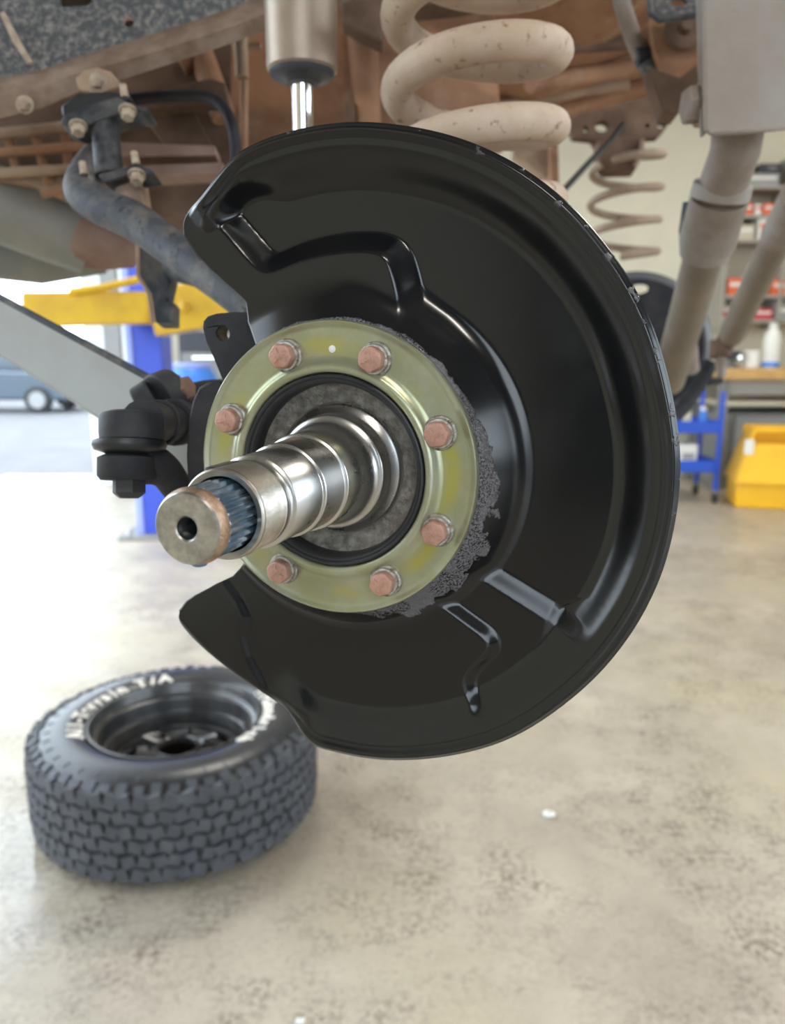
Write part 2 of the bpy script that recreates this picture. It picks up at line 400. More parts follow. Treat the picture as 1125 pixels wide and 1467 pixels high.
def sd(p, line, reg):
    d = dline(p, line); return d if inside(p, reg) else -d
RFACE = 0.160
def rim_fade(th):             # 1 on the rim arc, 0 towards tab and flap (degrees)
    if th > 95: return 1 - sst((th - 115.5) / 4.5)
    if th < -90: return 1 - sst((-th - 98) / 18)
    return 1.0
def plane_ramp(x, w):         # flat sloping band with small rounded shoulders
    t = x / w * .5 + .5
    return .72 * max(0.0, min(1.0, t)) + .28 * sst(t)
def height(u, v, rout):
    r = math.hypot(u, v); th = math.degrees(math.atan2(v, u)); p = (u, v)
    h = AX_FACE
    if th < 10 or th > 150:
        if th < 10:
            fade = 1 - sst((r - .158) / .016)
            h += .0044 * plane_ramp(sd(p, rib1, reg1), .0055) * fade
            h += .0042 * plane_ramp(sd(p, rib2, reg2), .0036) * fade
            h -= .0017 * plane_ramp(sd(p, rib3, reg3), .0034) * (1 - sst((r - .145) / .014))
        else: h += .0086
        if th < -60 or th > 150: h += .0020 * soft(sd(p, crease, regc), .0045)
    if th > 20 and th < 150:
        s = plane_ramp(sd(p, stepL, plateau), .0062)
        h = h + (AX_PLAT - AX_FACE) * s
    # rim: bowl wall, flat lip, edge rolled back
    dr = rout - r; f = rim_fade(th)
    if f > 0:
        wr = .025 - .014 * sst((th - 98) / 12)
        if dr > .0085: k = sst((.0085 + wr - dr) / wr) * .86
        else: k = .86 + .14 * sst((.0085 - dr) / .005)
        top = AX_RIM + .0012 - (.0030 * sst((.0034 - dr) / .0034) if dr < .0034 else 0)
        h = h + (top - h) * k * f
    # cone behind the ring
    tt = sst((th - 52) / 36) if 0 < th < 150 else 0
    slope = 1.08 * (1 - tt) + .52 * tt
    hc = -.0045 - slope * (r - .0835)
    hc = min(hc, -.0045)
    return smax(h, hc, .006 - .002 * tt)
def thetaline(pl):            # angle as a function of radius along an end edge
    return [(math.hypot(*p), math.atan2(p[1], p[0])) for p in pl]
tabT = sorted(thetaline(tab[:6])); lowT = sorted(thetaline(low[9:]))
def interp(T, r):
    if r <= T[0][0]: return T[0][1]
    for (a, x), (b, y) in zip(T, T[1:]):
        if r <= b: return x + (y - x) * (r - a) / max(1e-9, b - a)
    return T[-1][1]
def build_shield():
    NS, NT, R0 = 560, 130, 0.080
    outer_poly = OUTS + [(-.02, -.02), (-.03, .03)]
    vs = []; fs = []
    for i in range(NS + 1):
        s = min(max(i / NS, .0012), .9988)
        def pt(r):
            a = interp(tabT, r); b = interp(lowT, r); b2 = b if b < 0 else b - 2 * PI
            if a < 0: a += 2 * PI
            th = a + (b2 - a) * s
            return (r * math.cos(th), r * math.sin(th))
        # outermost radius on this line
        lo_, hi_ = .10, .22
        rr = .10
        while rr < .215 and inside(pt(rr + .002) if 0 < s < 1 else pt(rr + .002), OUTP): rr += .002
        a_, b_ = rr, rr + .002
        for _ in range(12):
            m_ = (a_ + b_) / 2
            if inside(pt(m_), OUTP): a_ = m_
            else: b_ = m_
        rout = a_
        routs.append(rout)
    # ends copy their neighbours
    for i in range(NS + 1):
        s = i / NS; rout = routs[i]
        for j in range(NT + 1):
            r = R0 + (rout - R0) * j / NT
            a = interp(tabT, r); b = interp(lowT, r); b2 = b if b < 0 else b - 2 * PI
            if a < 0: a += 2 * PI
            th = a + (b2 - a) * s
            u, v = r * math.cos(th), r * math.sin(th)
            vs.append((u, v, height(u, v, rout)))
    for i in range(NS):
        for j in range(NT):
            k = i * (NT + 1) + j; fs.append((k, k + NT + 1, k + NT + 2, k + 1))
    g = G(); g.add(vs, fs); return g
routs = []
OUTP = OUTS + [(-.05, -.05), (-.06, .02)]
def shield_material():
    m = bpy.data.materials.new('shield_black'); m.use_nodes = True; MATS['shield_black'] = m
    nt = m.node_tree; n = nt.nodes; l = nt.links; b = n['Principled BSDF']
    tc = n.new('ShaderNodeTexCoord'); sx = n.new('ShaderNodeSeparateXYZ'); l.new(tc.outputs['Object'], sx.inputs[0])
    def math_(op, a, c=None):
        x = n.new('ShaderNodeMath'); x.operation = op
        for i, q in enumerate((a, c)):
            if q is None: continue
            if isinstance(q, (int, float)): x.inputs[i].default_value = q
            else: l.new(q, x.inputs[i])
        return x.outputs[0]
    def rng(f, a, c, lo=0., hi=1.):
        r = n.new('ShaderNodeMapRange'); r.inputs[1].default_value = a; r.inputs[2].default_value = c; r.inputs[3].default_value = lo; r.inputs[4].default_value = hi
        l.new(f, r.inputs[0]); return r.outputs[0]
    def noise(s, d=6, ro=.6):
        t = n.new('ShaderNodeTexNoise'); t.inputs['Scale'].default_value = s; t.inputs['Detail'].default_value = d; t.inputs['Roughness'].default_value = ro
        l.new(tc.outputs['Object'], t.inputs['Vector']); return t.outputs['Fac']
    r = math_('SQRT', math_('ADD', math_('MULTIPLY', sx.outputs[0], sx.outputs[0]), math_('MULTIPLY', sx.outputs[1], sx.outputs[1])))
    th = math_('ARCTAN2', sx.outputs[1], sx.outputs[0])
    # band of dried sealant left beside the ring: widest at lower right
    wid = math_('MAXIMUM', rng(th, math.radians(-52), math.radians(28), .0160, .0030), rng(th, math.radians(40), math.radians(64), 0.0040, .0))
    wid = math_('MULTIPLY', wid, rng(th, math.radians(-100), math.radians(-62), 0.0, 1.0))
    wid = math_('MULTIPLY', wid, rng(noise(70, 4), .3, .7, .45, 1.35))
    edge = math_('SUBTRACT', math_('ADD', wid, .0822), r)
    band = rng(edge, 0.0, .0008)
    grain = rng(noise(900, 4, .75), .44, .56)
    solid = rng(noise(28, 2), .50, .56)
    mask = math_('MULTIPLY', band, math_('MAXIMUM', grain, math_('MULTIPLY', solid, .55)))
    st = n.new('ShaderNodeTexNoise'); st.inputs['Scale'].default_value = 150; st.inputs['Detail'].default_value = 5; l.new(tc.outputs['Object'], st.inputs['Vector'])
    wear = math_('MULTIPLY', rng(r, .1795, .1815), rng(st.outputs['Fac'], .61, .70))
    wear = math_('MULTIPLY', math_('MULTIPLY', wear, .35), rng(th, math.radians(-40), math.radians(0)))
    mask = math_('MAXIMUM', mask, wear)
    mx = n.new('ShaderNodeMix'); mx.data_type = 'RGBA'; l.new(mask, mx.inputs[0])
    mx.inputs[6].default_value = (0.0055, 0.0058, 0.0068, 1); mx.inputs[7].default_value = (0.20, 0.188, 0.2, 1)
    l.new(mx.outputs[2], b.inputs['Base Color'])
    scuff = rng(noise(14, 5), .45, .75, .17, .30)
    ro = n.new('ShaderNodeMix'); l.new(mask, ro.inputs[0]); l.new(scuff, ro.inputs[2]); ro.inputs[3].default_value = .75
    l.new(ro.outputs[0], b.inputs['Roughness'])
    bp = n.new('ShaderNodeBump'); bp.inputs['Strength'].default_value = .5; bp.inputs['Distance'].default_value = .0015
    l.new(mask, bp.inputs['Height']); l.new(bp.outputs['Normal'], b.inputs['Normal'])
shield_material()
sh = obj('dust_shield', build_shield(), 'shield_black', smooth=180, mat_world=HUB)
so = sh.modifiers.new('thickness', 'SOLIDIFY'); so.thickness = .0016; so.offset = -1.0
# make sure the normals face the viewer's side so the sheet thickens behind
if sh.data.polygons[len(sh.data.polygons) // 2].normal.z < 0:
    sh.data.flip_normals()
tag(sh, 'large glossy black pressed-steel brake dust shield around the green ring', 'dust shield')

# ------------------------------------------------------------------ retainer ring with bolts
ring = thing('retainer_ring', 'olive green zinc-plated retainer ring with rusty bolts around the steel spindle', 'ring', mw=HUB)
def ring_material():
    m = mat('ring_zinc', (0.33, 0.335, 0.205), 0.30, metal=.6, col2=(0.40, 0.40, 0.30), scale=30, bump=.04, bscale=90)
    nt = m.node_tree; n = nt.nodes; l = nt.links; b = n['Principled BSDF']
    tc = n.new('ShaderNodeTexCoord'); mp = n.new('ShaderNodeMapping'); l.new(tc.outputs['Object'], mp.inputs[0])
    gr = n.new('ShaderNodeVectorMath'); gr.operation = 'LENGTH'; l.new(tc.outputs['Object'], gr.inputs[0])
    t = n.new('ShaderNodeTexNoise'); t.inputs['Scale'].default_value = 24; t.inputs['Detail'].default_value = 3; l.new(tc.outputs['Object'], t.inputs['Vector'])
    # a stained yellow track near the bolt circle
    a = n.new('ShaderNodeMath'); a.operation = 'SUBTRACT'; l.new(gr.outputs['Value'], a.inputs[0]); a.inputs[1].default_value = .0695
    a2 = n.new('ShaderNodeMath'); a2.operation = 'ABSOLUTE'; l.new(a.outputs[0], a2.inputs[0])
    r1 = n.new('ShaderNodeMapRange'); r1.inputs[1].default_value = .0065; r1.inputs[2].default_value = .002; l.new(a2.outputs[0], r1.inputs[0])
    r2 = n.new('ShaderNodeMapRange'); r2.inputs[1].default_value = .42; r2.inputs[2].default_value = .62; l.new(t.outputs['Fac'], r2.inputs[0])
    mu = n.new('ShaderNodeMath'); mu.operation = 'MULTIPLY'; l.new(r1.outputs[0], mu.inputs[0]); l.new(r2.outputs[0], mu.inputs[1])
    mx = n.new('ShaderNodeMix'); mx.data_type = 'RGBA'; l.new(mu.outputs[0], mx.inputs[0])
    src = b.inputs['Base Color'].links[0].from_socket; l.new(src, mx.inputs[6]); mx.inputs[7].default_value = (0.42, 0.39, 0.10, 1)
    l.new(mx.outputs[2], b.inputs['Base Color'])
ring_material()
obj('ring_plate', G().lathe([(.0815, -.006), (.0832, -.004), (.0834, 0), (.0826, .0011), (.0815, .0009), (.0805, .0), (.078, -.0004), (.073, .0002), (.065, .0004), (.0622, .0010), (.0605, .0030), (.0590, .0040),
                             (.0570, .0042), (.0556, .0036), (.0548, .002), (.0546, -.006)], seg=160), 'ring_zinc', ring, local=True, smooth=60)
obj('rubber_seal', G().lathe([(.0547, -.002), (.0545, .0026), (.0536, .0036), (.0524, .0034), (.0518, .0022), (.0510, .0024), (.0500, .0014), (.0490, -.001), (.0486, -.006), (.0484, -.012)], seg=120), 'rubber', ring, local=True, smooth=60)
# white paint dot
pd = hubpx(476, 500, .0006)
obj('paint_dot', G().lathe([(.0021, -.0004), (.0020, .0004), (.0012, .0007), (.00001, .0008)], (pd[0], pd[1], .0003), seg=16), 'white_paint', ring, local=True)
bolt_me = None; wash_me = None
BOLTS = [(.0686, 108), (.0676, 63), (.0672, 17), (.0683, -29), (.0685, -66), (.0672, -122), (.0672, 152), (.0676, -165)]
for i, (br, ba) in enumerate(BOLTS):
    a = math.radians(ba); x, y = br * math.cos(a), br * math.sin(a)
    if bolt_me is None:
        g = G()
        prof = [(.0066, .0032), (.0068, .0040), (.0068, .0092), (.0065, .0105), (.0057, .0111)]
        # six-sided head with strongly rounded corners
        seg = 48; vs = []; fs = []
        for r, z in prof:
            for k in range(seg):
                t = 2 * PI * k / seg; q = (t + PI / 6) % (PI / 3) - PI / 6
                hexr = r * .955 / max(.86, math.cos(q)); vs.append((min(hexr, r * 1.02) * math.cos(t), min(hexr, r * 1.02) * math.sin(t), z))
        for j in range(len(prof) - 1):
            for k in range(seg):
                k2 = (k + 1) % seg; fs.append((j * seg + k, j * seg + k2, (j + 1) * seg + k2, (j + 1) * seg + k))
        fs.append(tuple(range((len(prof) - 1) * seg, len(prof) * seg))); g.add(vs, fs)
        for k in range(3):
            t = math.radians(90 + 120 * k); R = Matrix.Rotation(t, 3, 'Z')
            g.box(R @ Vector((.0036, 0, .0112)), (.0026, .0007, .0006), R)
        g.box((.0009, .0004, .0112), (.0006, .0018, .0005)); g.box((-.0010, -.0006, .0112), (.0016, .0006, .0005))
        bo = obj('bolt', g, 'bolt_head', ring, local=True, smooth=40); bolt_me = bo.data
        wa = obj('washer', G().lathe([(.005, 0), (.0093, .0), (.0095, .0012), (.0091, .0022), (.0083, .0028), (.0078, .0046), (.0064, .0048)], seg=40), 'washer', bo, local=True, smooth=35); wash_me = wa.data
        bo['label'] = 'rust-pink bolt head on a grey washer'
    else:
        bo = bpy.data.objects.new('bolt', bolt_me); COL.objects.link(bo); bo.parent = ring; bo['label'] = 'rust-pink bolt head on a grey washer'
        wa = bpy.data.objects.new('washer', wash_me); COL.objects.link(wa); wa.parent = bo
    bo.location = (x, y, .0003); bo.rotation_euler = (0, 0, math.radians([20, -8, 33, 11, 45, 5, -20, 0][i]))

# ------------------------------------------------------------------ spindle and axle shaft
spi = thing('axle_spindle', 'polished stepped steel spindle tube sticking out through the green ring', 'spindle', mw=HUB)
prof = [(.0163, .110), (.0166, .1195), (.0190, .1200), (.0198, .1192)]
z = .1185
while z > .1005:                                         # worn thread
    prof += [(.0200, z), (.0196, z - .0006)]; z -= .0012
prof += [(.0200, .1000), (.0194, .0990), (.0194, .0972), (.0206, .0966), (.0212, .0960), (.0213, .0688), (.0216, .0682), (.0224, .0678), (.0229, .0670), (.0231, .0455), (.0236, .0449), (.0244, .0446), (.0249, .0438),
         (.0252, .0250), (.0256, .0190), (.0266, .0140), (.0280, .0112), (.0296, .0100), (.0306, .0094), (.0310, .0085), (.0312, -.0010), (.0318, -.0020), (.0352, -.0040), (.0366, -.0050), (.0370, -.0062), (.0370, -.0130)]
prof = [(r * (1.03 if z < .099 else 1.0), z - (.0045 if z < .097 else .0045 * max(0, (.12 - z) / .023))) for r, z in prof]
sb = obj('spindle_tube', G().lathe(prof, seg=128), 'steel', spi, local=True, smooth=50)
sb.data.materials.append(MATS['steel_thread'])
for p in sb.data.polygons:
    if p.center.z > .0985: p.material_index = 1
obj('spindle_flange', G().lathe([(.0365, -.0125), (.0420, -.0118), (.0455, -.0100), (.0480, -.0085), (.0500, -.0080)], seg=96), 'rough_cast', spi, local=True, smooth=60)
# keyway slot edge on the thread
obj('keyway', G().box((-.004, .0196, .1085), (.0055, .0012, .020)), 'hole_dark', spi, local=True, bevel=.0004)
shaft = thing('axle_shaft', 'splined axle shaft end with blue grease inside the spindle tube', 'axle shaft', mw=HUB)
NT_ = 25; vs = []; fs = []; M = NT_ * 6
zs = [.100, .1385, .1400]
for zi, z in enumerate(zs):
    for k in range(M):
        ph = (k % 6); rr = [.01555, .01555, .01480, .01400, .01400, .01480][ph]
        if zi == 2: rr = min(rr, .0145)
        a = 2 * PI * k / M; vs.append((rr * math.cos(a), rr * math.sin(a), z))
for j in range(2):
    for k in range(M):
        k2 = (k + 1) % M; fs.append((j * M + k, j * M + k2, (j + 1) * M + k2, (j + 1) * M + k))
obj('splines', G().add(vs, fs), 'grease_spline', shaft, local=True, smooth=25)
obj('shaft_collar', G().lathe([(.0138, .1390), (.0156, .1396), (.0159, .1412), (.0157, .1432), (.0149, .1452), (.0146, .1458)], seg=96), 'steel_rust', shaft, local=True, smooth=40)
fp = [(.0147, .1457), (.0140, .1465), (.0100, .1466), (.0053, .1466), (.0046, .1460)]
fc = obj('shaft_face', G().lathe(fp, seg=96), 'steel_face', shaft, local=True, smooth=30)
hp = [(.0047, .1461)]; z = .1450
while z > .134: hp += [(.0043, z), (.0038, z - .0007)]; z -= .0014
hp += [(.0036, .1335), (.0001, .1320)]
obj('threaded_hole', G().lathe(hp, seg=40), 'hole_dark', shaft, local=True, smooth=30)
obj('grease_blob', G().ball((.000, -.0158, .1405), .0022, (1.6, .6, 1.1)), mat('grease_blue', (0.05, 0.14, 0.25), .3), shaft, local=True)

# ------------------------------------------------------------------ knuckle behind the ring
kn = thing('steering_knuckle', 'black cast steering knuckle with drilled caliper ear behind the green ring', 'steering knuckle', mw=HUB)
obj('knuckle_body', G().lathe([(.0500, -.0078), (.0800, -.0060), (.0815, -.0080), (.0820, -.0300), (.078, -.050), (.070, -.085), (.085, -.105), (.080, -.150), (.05, -.165)], seg=72), 'cast_black', kn, local=True, smooth=40)
def hubplate(name, px, ax, thick, m, parent, holes=(), bev=.0012):
    o2 = local(px, ax); g = flat_with_holes(o2, [circle_pts(hubpx(h[0], h[1], ax), h[2]) for h in holes], thick, 0)
    g.v = [Vector((p.x, p.y, ax - thick / 2 + p.z)) for p in g.v]
    return obj(name, g, m, parent, bev, local=True)
hubplate('caliper_ear', [(290, 470), (291, 460), (297, 453), (310, 449), (335, 447), (380, 448), (400, 520), (335, 575), (320, 548), (306, 514), (295, 490)], -.022, .018, 'cast_black', kn, holes=[(319, 478, .0045)])
hubplate('lower_ear', [(318, 546), (298, 547), (284, 555), (275, 574), (269, 604), (266, 650), (268, 688), (280, 702), (300, 740), (380, 690), (370, 590)], -.026, .022, 'cast_black', kn, bev=.002)
hc = hubpx(319, 478, -.022)
obj('ear_thread', G().lathe([(.0047, -.0225), (.0043, -.0235), (.0040, -.026), (.0043, -.028), (.0040, -.030), (.0043, -.032), (.004, -.034), (.0001, -.0352)], (hc[0], hc[1], 0), seg=24), 'steel_thread', kn, local=True)
# formed gusset of the shield beside the ear
hubplate('gusset', [(357, 444), (404, 449), (392, 462), (364, 492), (358, 470)], -.0165, .004, 'shield_black', kn, bev=.0015)
# ------------------------------------------------------------------ steering arm and tie rod
sa = catmull([W(168, 662, .50), W(200, 662, .505), (W(232, 672, .515)), W(255, 700, .53), W(300, 760, .56)], 6)
obj('steering_arm', G().tube(sa, [.0105 + .004 * math.exp(-((i - 6) / 6) ** 2) for i in range(len(sa))], 16), 'cast_black', kn)
tr = thing('tie_rod', 'black tie rod end with ball joint boot left of the splined shaft', 'tie rod', tuple(W(190, 640, .5)))
jd = (W(190, 700, .50) - W(190, 600, .50)).normalized(); jc = W(190, 590, .50)
def along(t): return t * .50 / FPX
obj('ball_socket', G().lathe([(.001, 0), (.014, 0), (.0195, along(4)), (.0205, along(10)), (.0205, along(30)), (.0200, along(40)), (.0170, along(44))], jc, jd, 40), 'boot_black', tr, smooth=45)
obj('dust_boot', G().lathe([(.0170, along(38)), (.0222, along(42)), (.0228, along(48)), (.0215, along(55)), (.0150, along(60)), (.0130, along(66)), (.0160, along(70))], W(186, 590, .50), jd, 40), 'rubber', tr, smooth=50)
obj('taper_boss', G().lathe([(.0150, along(62)), (.0185, along(66)), (.0185, along(92)), (.0165, along(98)), (.008, along(98))], W(183, 590, .50), jd, 32), 'cast_black', tr, smooth=45)
obj('castle_nut', G().lathe([(.0105, along(96)), (.0105, along(116)), (.0085, along(120)), (.0060, along(124)), (.001, along(124))], W(185, 590, .50), jd, 6), 'boot_black', tr, smooth=30)
rodp = [W(205, 606, .50), W(232, 606, .53), W(262, 606, .57), W(300, 600, .66), W(420, 575, 1.0), W(760, 520, 1.75)]
obj('rod', G().tube(rodp, [.0150, .0125, .0120, .0125, .0150, .015], 20), 'boot_black', tr)
obj('clamp', G().tube([W(226, 606, .525), W(232, 606, .532)], [.0155, .0155], 24).tube([W(248, 605, .55), W(256, 605, .56)], [.0165, .0165], 24), 'cast_black', tr, bevel=.001)
damp = thing('steering_damper', 'dark grimy damper eye with bolt behind the tie rod boot', 'damper', tuple(W(240, 570, .56)))
obj('eye', G().tube([W(200, 580, .57), W(222, 566, .57)], [.013, .013], 20).tube([W(226, 572, .575), W(250, 562, .585)], [.0185, .0185], 24), 'boot_black', damp, bevel=.0015)
obj('body', G().tube([W(222, 585, .58), W(250, 588, .59), W(300, 575, .66), W(420, 560, .9)], [.016, .0175, .018, .018], 20), 'cast_black', damp)
hexbolt(W(253, 560, .58), W(275, 554, .575) - W(253, 560, .58), .0095, .012, 'pipe_rust', damp)

# axle housing (behind the shield)
FC = W(905, 500, 1.93)
ah = thing('axle_housing', 'dark axle tube running across the car behind the dust shield', 'axle', tuple(HC.lerp(FC, .3)))
obj('axle_tube', G().tube([HC - HA * .10, HC - HA * .18, HC.lerp(FC, .35), HC.lerp(FC, .9)], [.075, .045, .042, .045], 32), 'cast_black', ah)
obj('differential', G().ball(HC.lerp(FC, .43), .115, (1, .8, 1), 24, 12), 'cast_black', ah)

# ------------------------------------------------------------------ helpers for things placed by height and distance
def WY(px, py, Y):           # point on a pixel's sight line at world distance Y
    d = c2w((px - CX) / FPX, (py - CY) / FPX, 1.0)
    return EYE + d * (Y / d.y)
def WZ(px, py, z):
    d = c2w((px - CX) / FPX, (py - CY) / FPX, 1.0)
    return EYE + d * ((z - CAMZ) / d.z)
def helix(cx, cy, z_right, pitch, R, r, phi0, phi1, seg=18, step=10):
    path = []; n = int(abs(phi1 - phi0) / step)
    for i in range(n + 1):
        a = math.radians(phi0 + (phi1 - phi0) * i / n)
        path.append((cx + R * math.cos(a), cy + R * math.sin(a), z_right + pitch * a / (2 * PI)))
    return G().tube(path, r, seg)

# ------------------------------------------------------------------ shock absorber
sx = WY(433, 100, .80)
shk = thing('shock_absorber', 'dusty beige shock absorber with chrome rod above the dust shield', 'shock absorber', (sx.x, .80, WY(433, 118, .80).z))
def zs_(py): return WY(433, py, .80).z
zb = zs_(104)
obj('shock_tube', G().lathe([(.0300, zb), (.0328, zb + .002), (.0330, zb + .010), (.0326, zb + .014), (.0330, zb + .018), (.0335, zs_(-140))], (sx.x, .80, 0), (0, 0, 1), 48, cap1=True), 'shock_body', shk, smooth=50)
obj('end_cap', G().lathe([(.0104, zs_(121)), (.0150, zs_(121)), (.0200, zs_(114)), (.0275, zs_(112)), (.0300, zs_(107)), (.0305, zb + .002), (.020, zb + .004)], (sx.x, .80, 0), (0, 0, 1), 40), 'shock_cap', shk, smooth=35)
zlow = HC.z + .035
obj('shock_rod', G().lathe([(.0100, zlow), (.0100, zs_(108))], (sx.x, .80, 0), (0, 0, 1), 32), 'chrome', shk)

obj('lower_eye', G().tube([(sx.x - .03, .80, zlow - .015), (sx.x + .03, .80, zlow - .015)], .022, 24), 'shock_cap', shk, .002)
axp = HC.lerp(FC, (.80 - HC.y) / (FC.y - HC.y))
obj('shock_bracket', G().tube([(sx.x - .04, .80, zlow - .015), (sx.x + .04, .80, zlow - .015)], .010, 12).prism([(sx.x - .02, .775, zlow - .03), (axp.x, .775, axp.z + .03), (axp.x, .775, axp.z - .02), (sx.x - .02, .775, zlow - .05)], (0, .05, 0)), 'cast_black', ah)
# ------------------------------------------------------------------ coil springs
cs = WY(682, 100, .765)
z0 = WY(795, 78, .765).z; z1 = WY(795, 184, .765).z
pit = z0 - z1
tag(obj('coil_spring', helix(cs.x, .765, z0, pit, .0700, .0150, -360 * max(2.6, (z0 - (HC.z + .10)) / pit), 360 * 2.2), 'spring_cream', smooth=60), 'thick dusty cream coil spring right of the shock absorber', 'coil spring')
obj('spring_perch', G().lathe([(.030, 0), (.095, 0), (.098, .018), (.090, .018), (.088, .006), (.030, .006)], (cs.x, .765, HC.z + .062), (0, 0, 1), 40), 'cast_black', ah)
obj('perch_post', G().tube([(cs.x, .765, HC.z + .064), (cs.x, .765, HC.z + .005)], [.05, .045], 24), 'cast_black', ah)
fs_ = WY(895, 300, 2.02)
zf0 = WY(895, 268, 2.02).z; zf1 = WY(895, 314, 2.02).z
tag(obj('coil_spring', helix(fs_.x, 2.02, zf0, zf0 - zf1, .082, .0095, -360 * 2.3, 360 * 1.5, 12, 12), 'spring_dull', smooth=60), 'thin rusty coil spring on the far side behind the big shield', 'coil spring')
seat = thing('spring_seat', 'rusty box-shaped spring seat on top of the far coil spring', 'bracket', tuple(WY(890, 220, 2.02)))
obj('seat_cup', G().prism([WY(x, y, 1.95) for x, y in [(856, 196), (925, 196), (922, 222), (914, 238), (868, 240), (858, 228)]], (0.02, .12, 0)), 'mud_dark', seat, bevel=.006)
obj('seat_edge', G().tube([WY(921, 200, 1.945), WY(918, 222, 1.945), WY(910, 238, 1.945)], .006, 8), 'mud_pale', seat)

# ------------------------------------------------------------------ underbody
rail = thing('chassis_rail', 'dark grey dusty chassis rail with rusty flange in the top left corner', 'chassis rail', tuple(W(150, 60, .84)))
def railpoly():
    return [(-60, 120), (-60, -120), (520, -200), (470, -40), (385, -2), (300, 28), (210, 58), (120, 84), (60, 108), (0, 118)]
holeplate('rail_web', railpoly(), [[(86, -14), (136, -16), (132, 6), (126, 10), (92, 12), (87, 8)], circle_pts((186, 34), 7, 14)], .84, .006, 'chassis_grey', rail, .001)
obj('rail_back', G().prism(ppoly([(-60, 140), (-60, -120), (520, -200), (470, -30), (210, 70), (0, 130)], .90), FWD * .01), 'mud_dark', rail)
# rolled lower flange
top_ = [(-60, 122), (0, 114), (60, 104), (120, 82), (200, 58), (300, 26), (400, -12), (500, -55)]
mid_ = [(-60, 152), (0, 143), (60, 128), (100, 112), (200, 84), (300, 52), (400, 16), (500, -20)]
bot_ = [(-60, 172), (0, 165), (60, 150), (105, 130), (200, 101), (300, 68), (400, 32), (500, -4)]
g = G()
n8 = len(top_)
rows_ = [[W(x, y, .842) for x, y in top_], [W(x, y, .826) for x, y in mid_], [W(x, y, .832) for x, y in bot_], [W(x, y - 6, .90) for x, y in bot_]]
g.add([p for r_ in rows_ for p in r_], [(j * n8 + i, j * n8 + i + 1, (j + 1) * n8 + i + 1, (j + 1) * n8 + i) for j in range(3) for i in range(n8 - 1)])
fo = obj('lower_flange', g, 'flange_mud', rail, smooth=60)
fm_ = fo.modifiers.new('t', 'SOLIDIFY'); fm_.thickness = .004
obj('hole_boss', G().lathe([(.0055, 0), (.0125, 0), (.0140, .003), (.0140, .006)], W(186, 36, .8375), FWD, 24), 'pipe_rust', rail)
plate('gusset_plate', [(108, 112), (120, 100), (140, 96), (158, 102), (176, 122), (160, 128), (140, 134), (112, 128)], .815, .006, 'mud_pale', rail)
hexbolt(W(141, 117, .815), -FWD + UP * -.3, .0068, .009, 'dust_bolt', rail)
hexbolt(W(36, 150, .818), -FWD + UP * -.3, .0068, .009, 'dust_bolt', rail)
obj('weld_bead', G().tube([W(4, 20, .835), W(24, 60, .835), W(44, 92, .835)], [.003, .004, .003], 8), 'dust_bolt', rail)

# sway bar link
lk = thing('sway_bar_link', 'short black link post with flange plates below the chassis rail', 'bracket', tuple(W(155, 245, .80)))
obj('link_post', G().tube([W(151, 160, .80), W(152, 200, .80), W(157, 252, .80)], [.0142, .0135, .0142], 24), 'black_dusty', lk)
plate('upper_plate', [(86, 178), (90, 165), (140, 146), (168, 138), (190, 150), (212, 154), (205, 160), (186, 156), (150, 170), (118, 181), (104, 184)], .785, .035, 'black_dusty', lk)
plate('upper_pad', [(86, 150), (112, 132), (160, 130), (186, 134), (186, 144), (150, 150), (100, 168), (88, 166)], .79, .03, 'rubber', lk, .003)
plate('lower_plate', [(140, 250), (176, 240), (196, 234), (214, 240), (222, 248), (200, 252), (180, 252), (150, 262)], .785, .03, 'black_dusty', lk)
for x, y, s in [(112, 188, 1), (183, 166, 1), (196, 258, 1)]:
    hexbolt(W(x, y - 8, .785), W(x, y + 20, .775) - W(x, y - 8, .785), .0066, .011, 'dust_bolt', lk)
for x, y in [(195, 236), (121, 250), (179, 140)]:
    obj('stud', G().tube([W(x, y, .79), W(x - 3, y - 18, .79)], [.0042, .0036], 10), 'dust_bolt', lk)

# sway bar
sbp = catmull([W(150, 215, .90), W(128, 245, .85), W(118, 272, .81), W(140, 292, .79), W(195, 318, .765), W(240, 350, .74), W(300, 392, .70), W(352, 432, .665), W(400, 470, .64)], 6)
n_ = len(sbp)
swb = thing('sway_bar', 'bent grey sway bar with pitted paint passing behind the shield tab', 'sway bar', tuple(W(200, 330, .76)))
obj('bar', G().tube(sbp, [.0185 - .006 * max(0, (i / n_ - .45)) for i in range(n_)], 24), 'bar_grey', swb)
plate('bush_bracket', [(162, 262), (170, 248), (200, 252), (206, 292), (190, 296), (165, 285)], .80, .03, 'mud_pale', swb, .002)
hg = thing('hanger_bracket', 'grey hanging bracket below the sway bar in front of the yellow arm', 'bracket', tuple(W(225, 460, .86)))
plate('bracket_web', [(197, 340), (250, 360), (250, 372), (238, 425), (248, 432), (247, 462), (222, 462), (216, 420), (200, 395), (196, 360)], .84, .03, 'bar_grey', hg, .002)
obj('bracket_edge', G().tube([W(197, 345, .838), W(198, 395, .838), (W(213, 420, .838)), W(219, 462, .838)], .0022, 8), 'mud_pale', hg)
obj('bracket_arm', G().tube([W(243, 385, .85), W(285, 398, .80), W(330, 432, .72)], [.012, .010, .008], 14), 'bar_grey', hg)

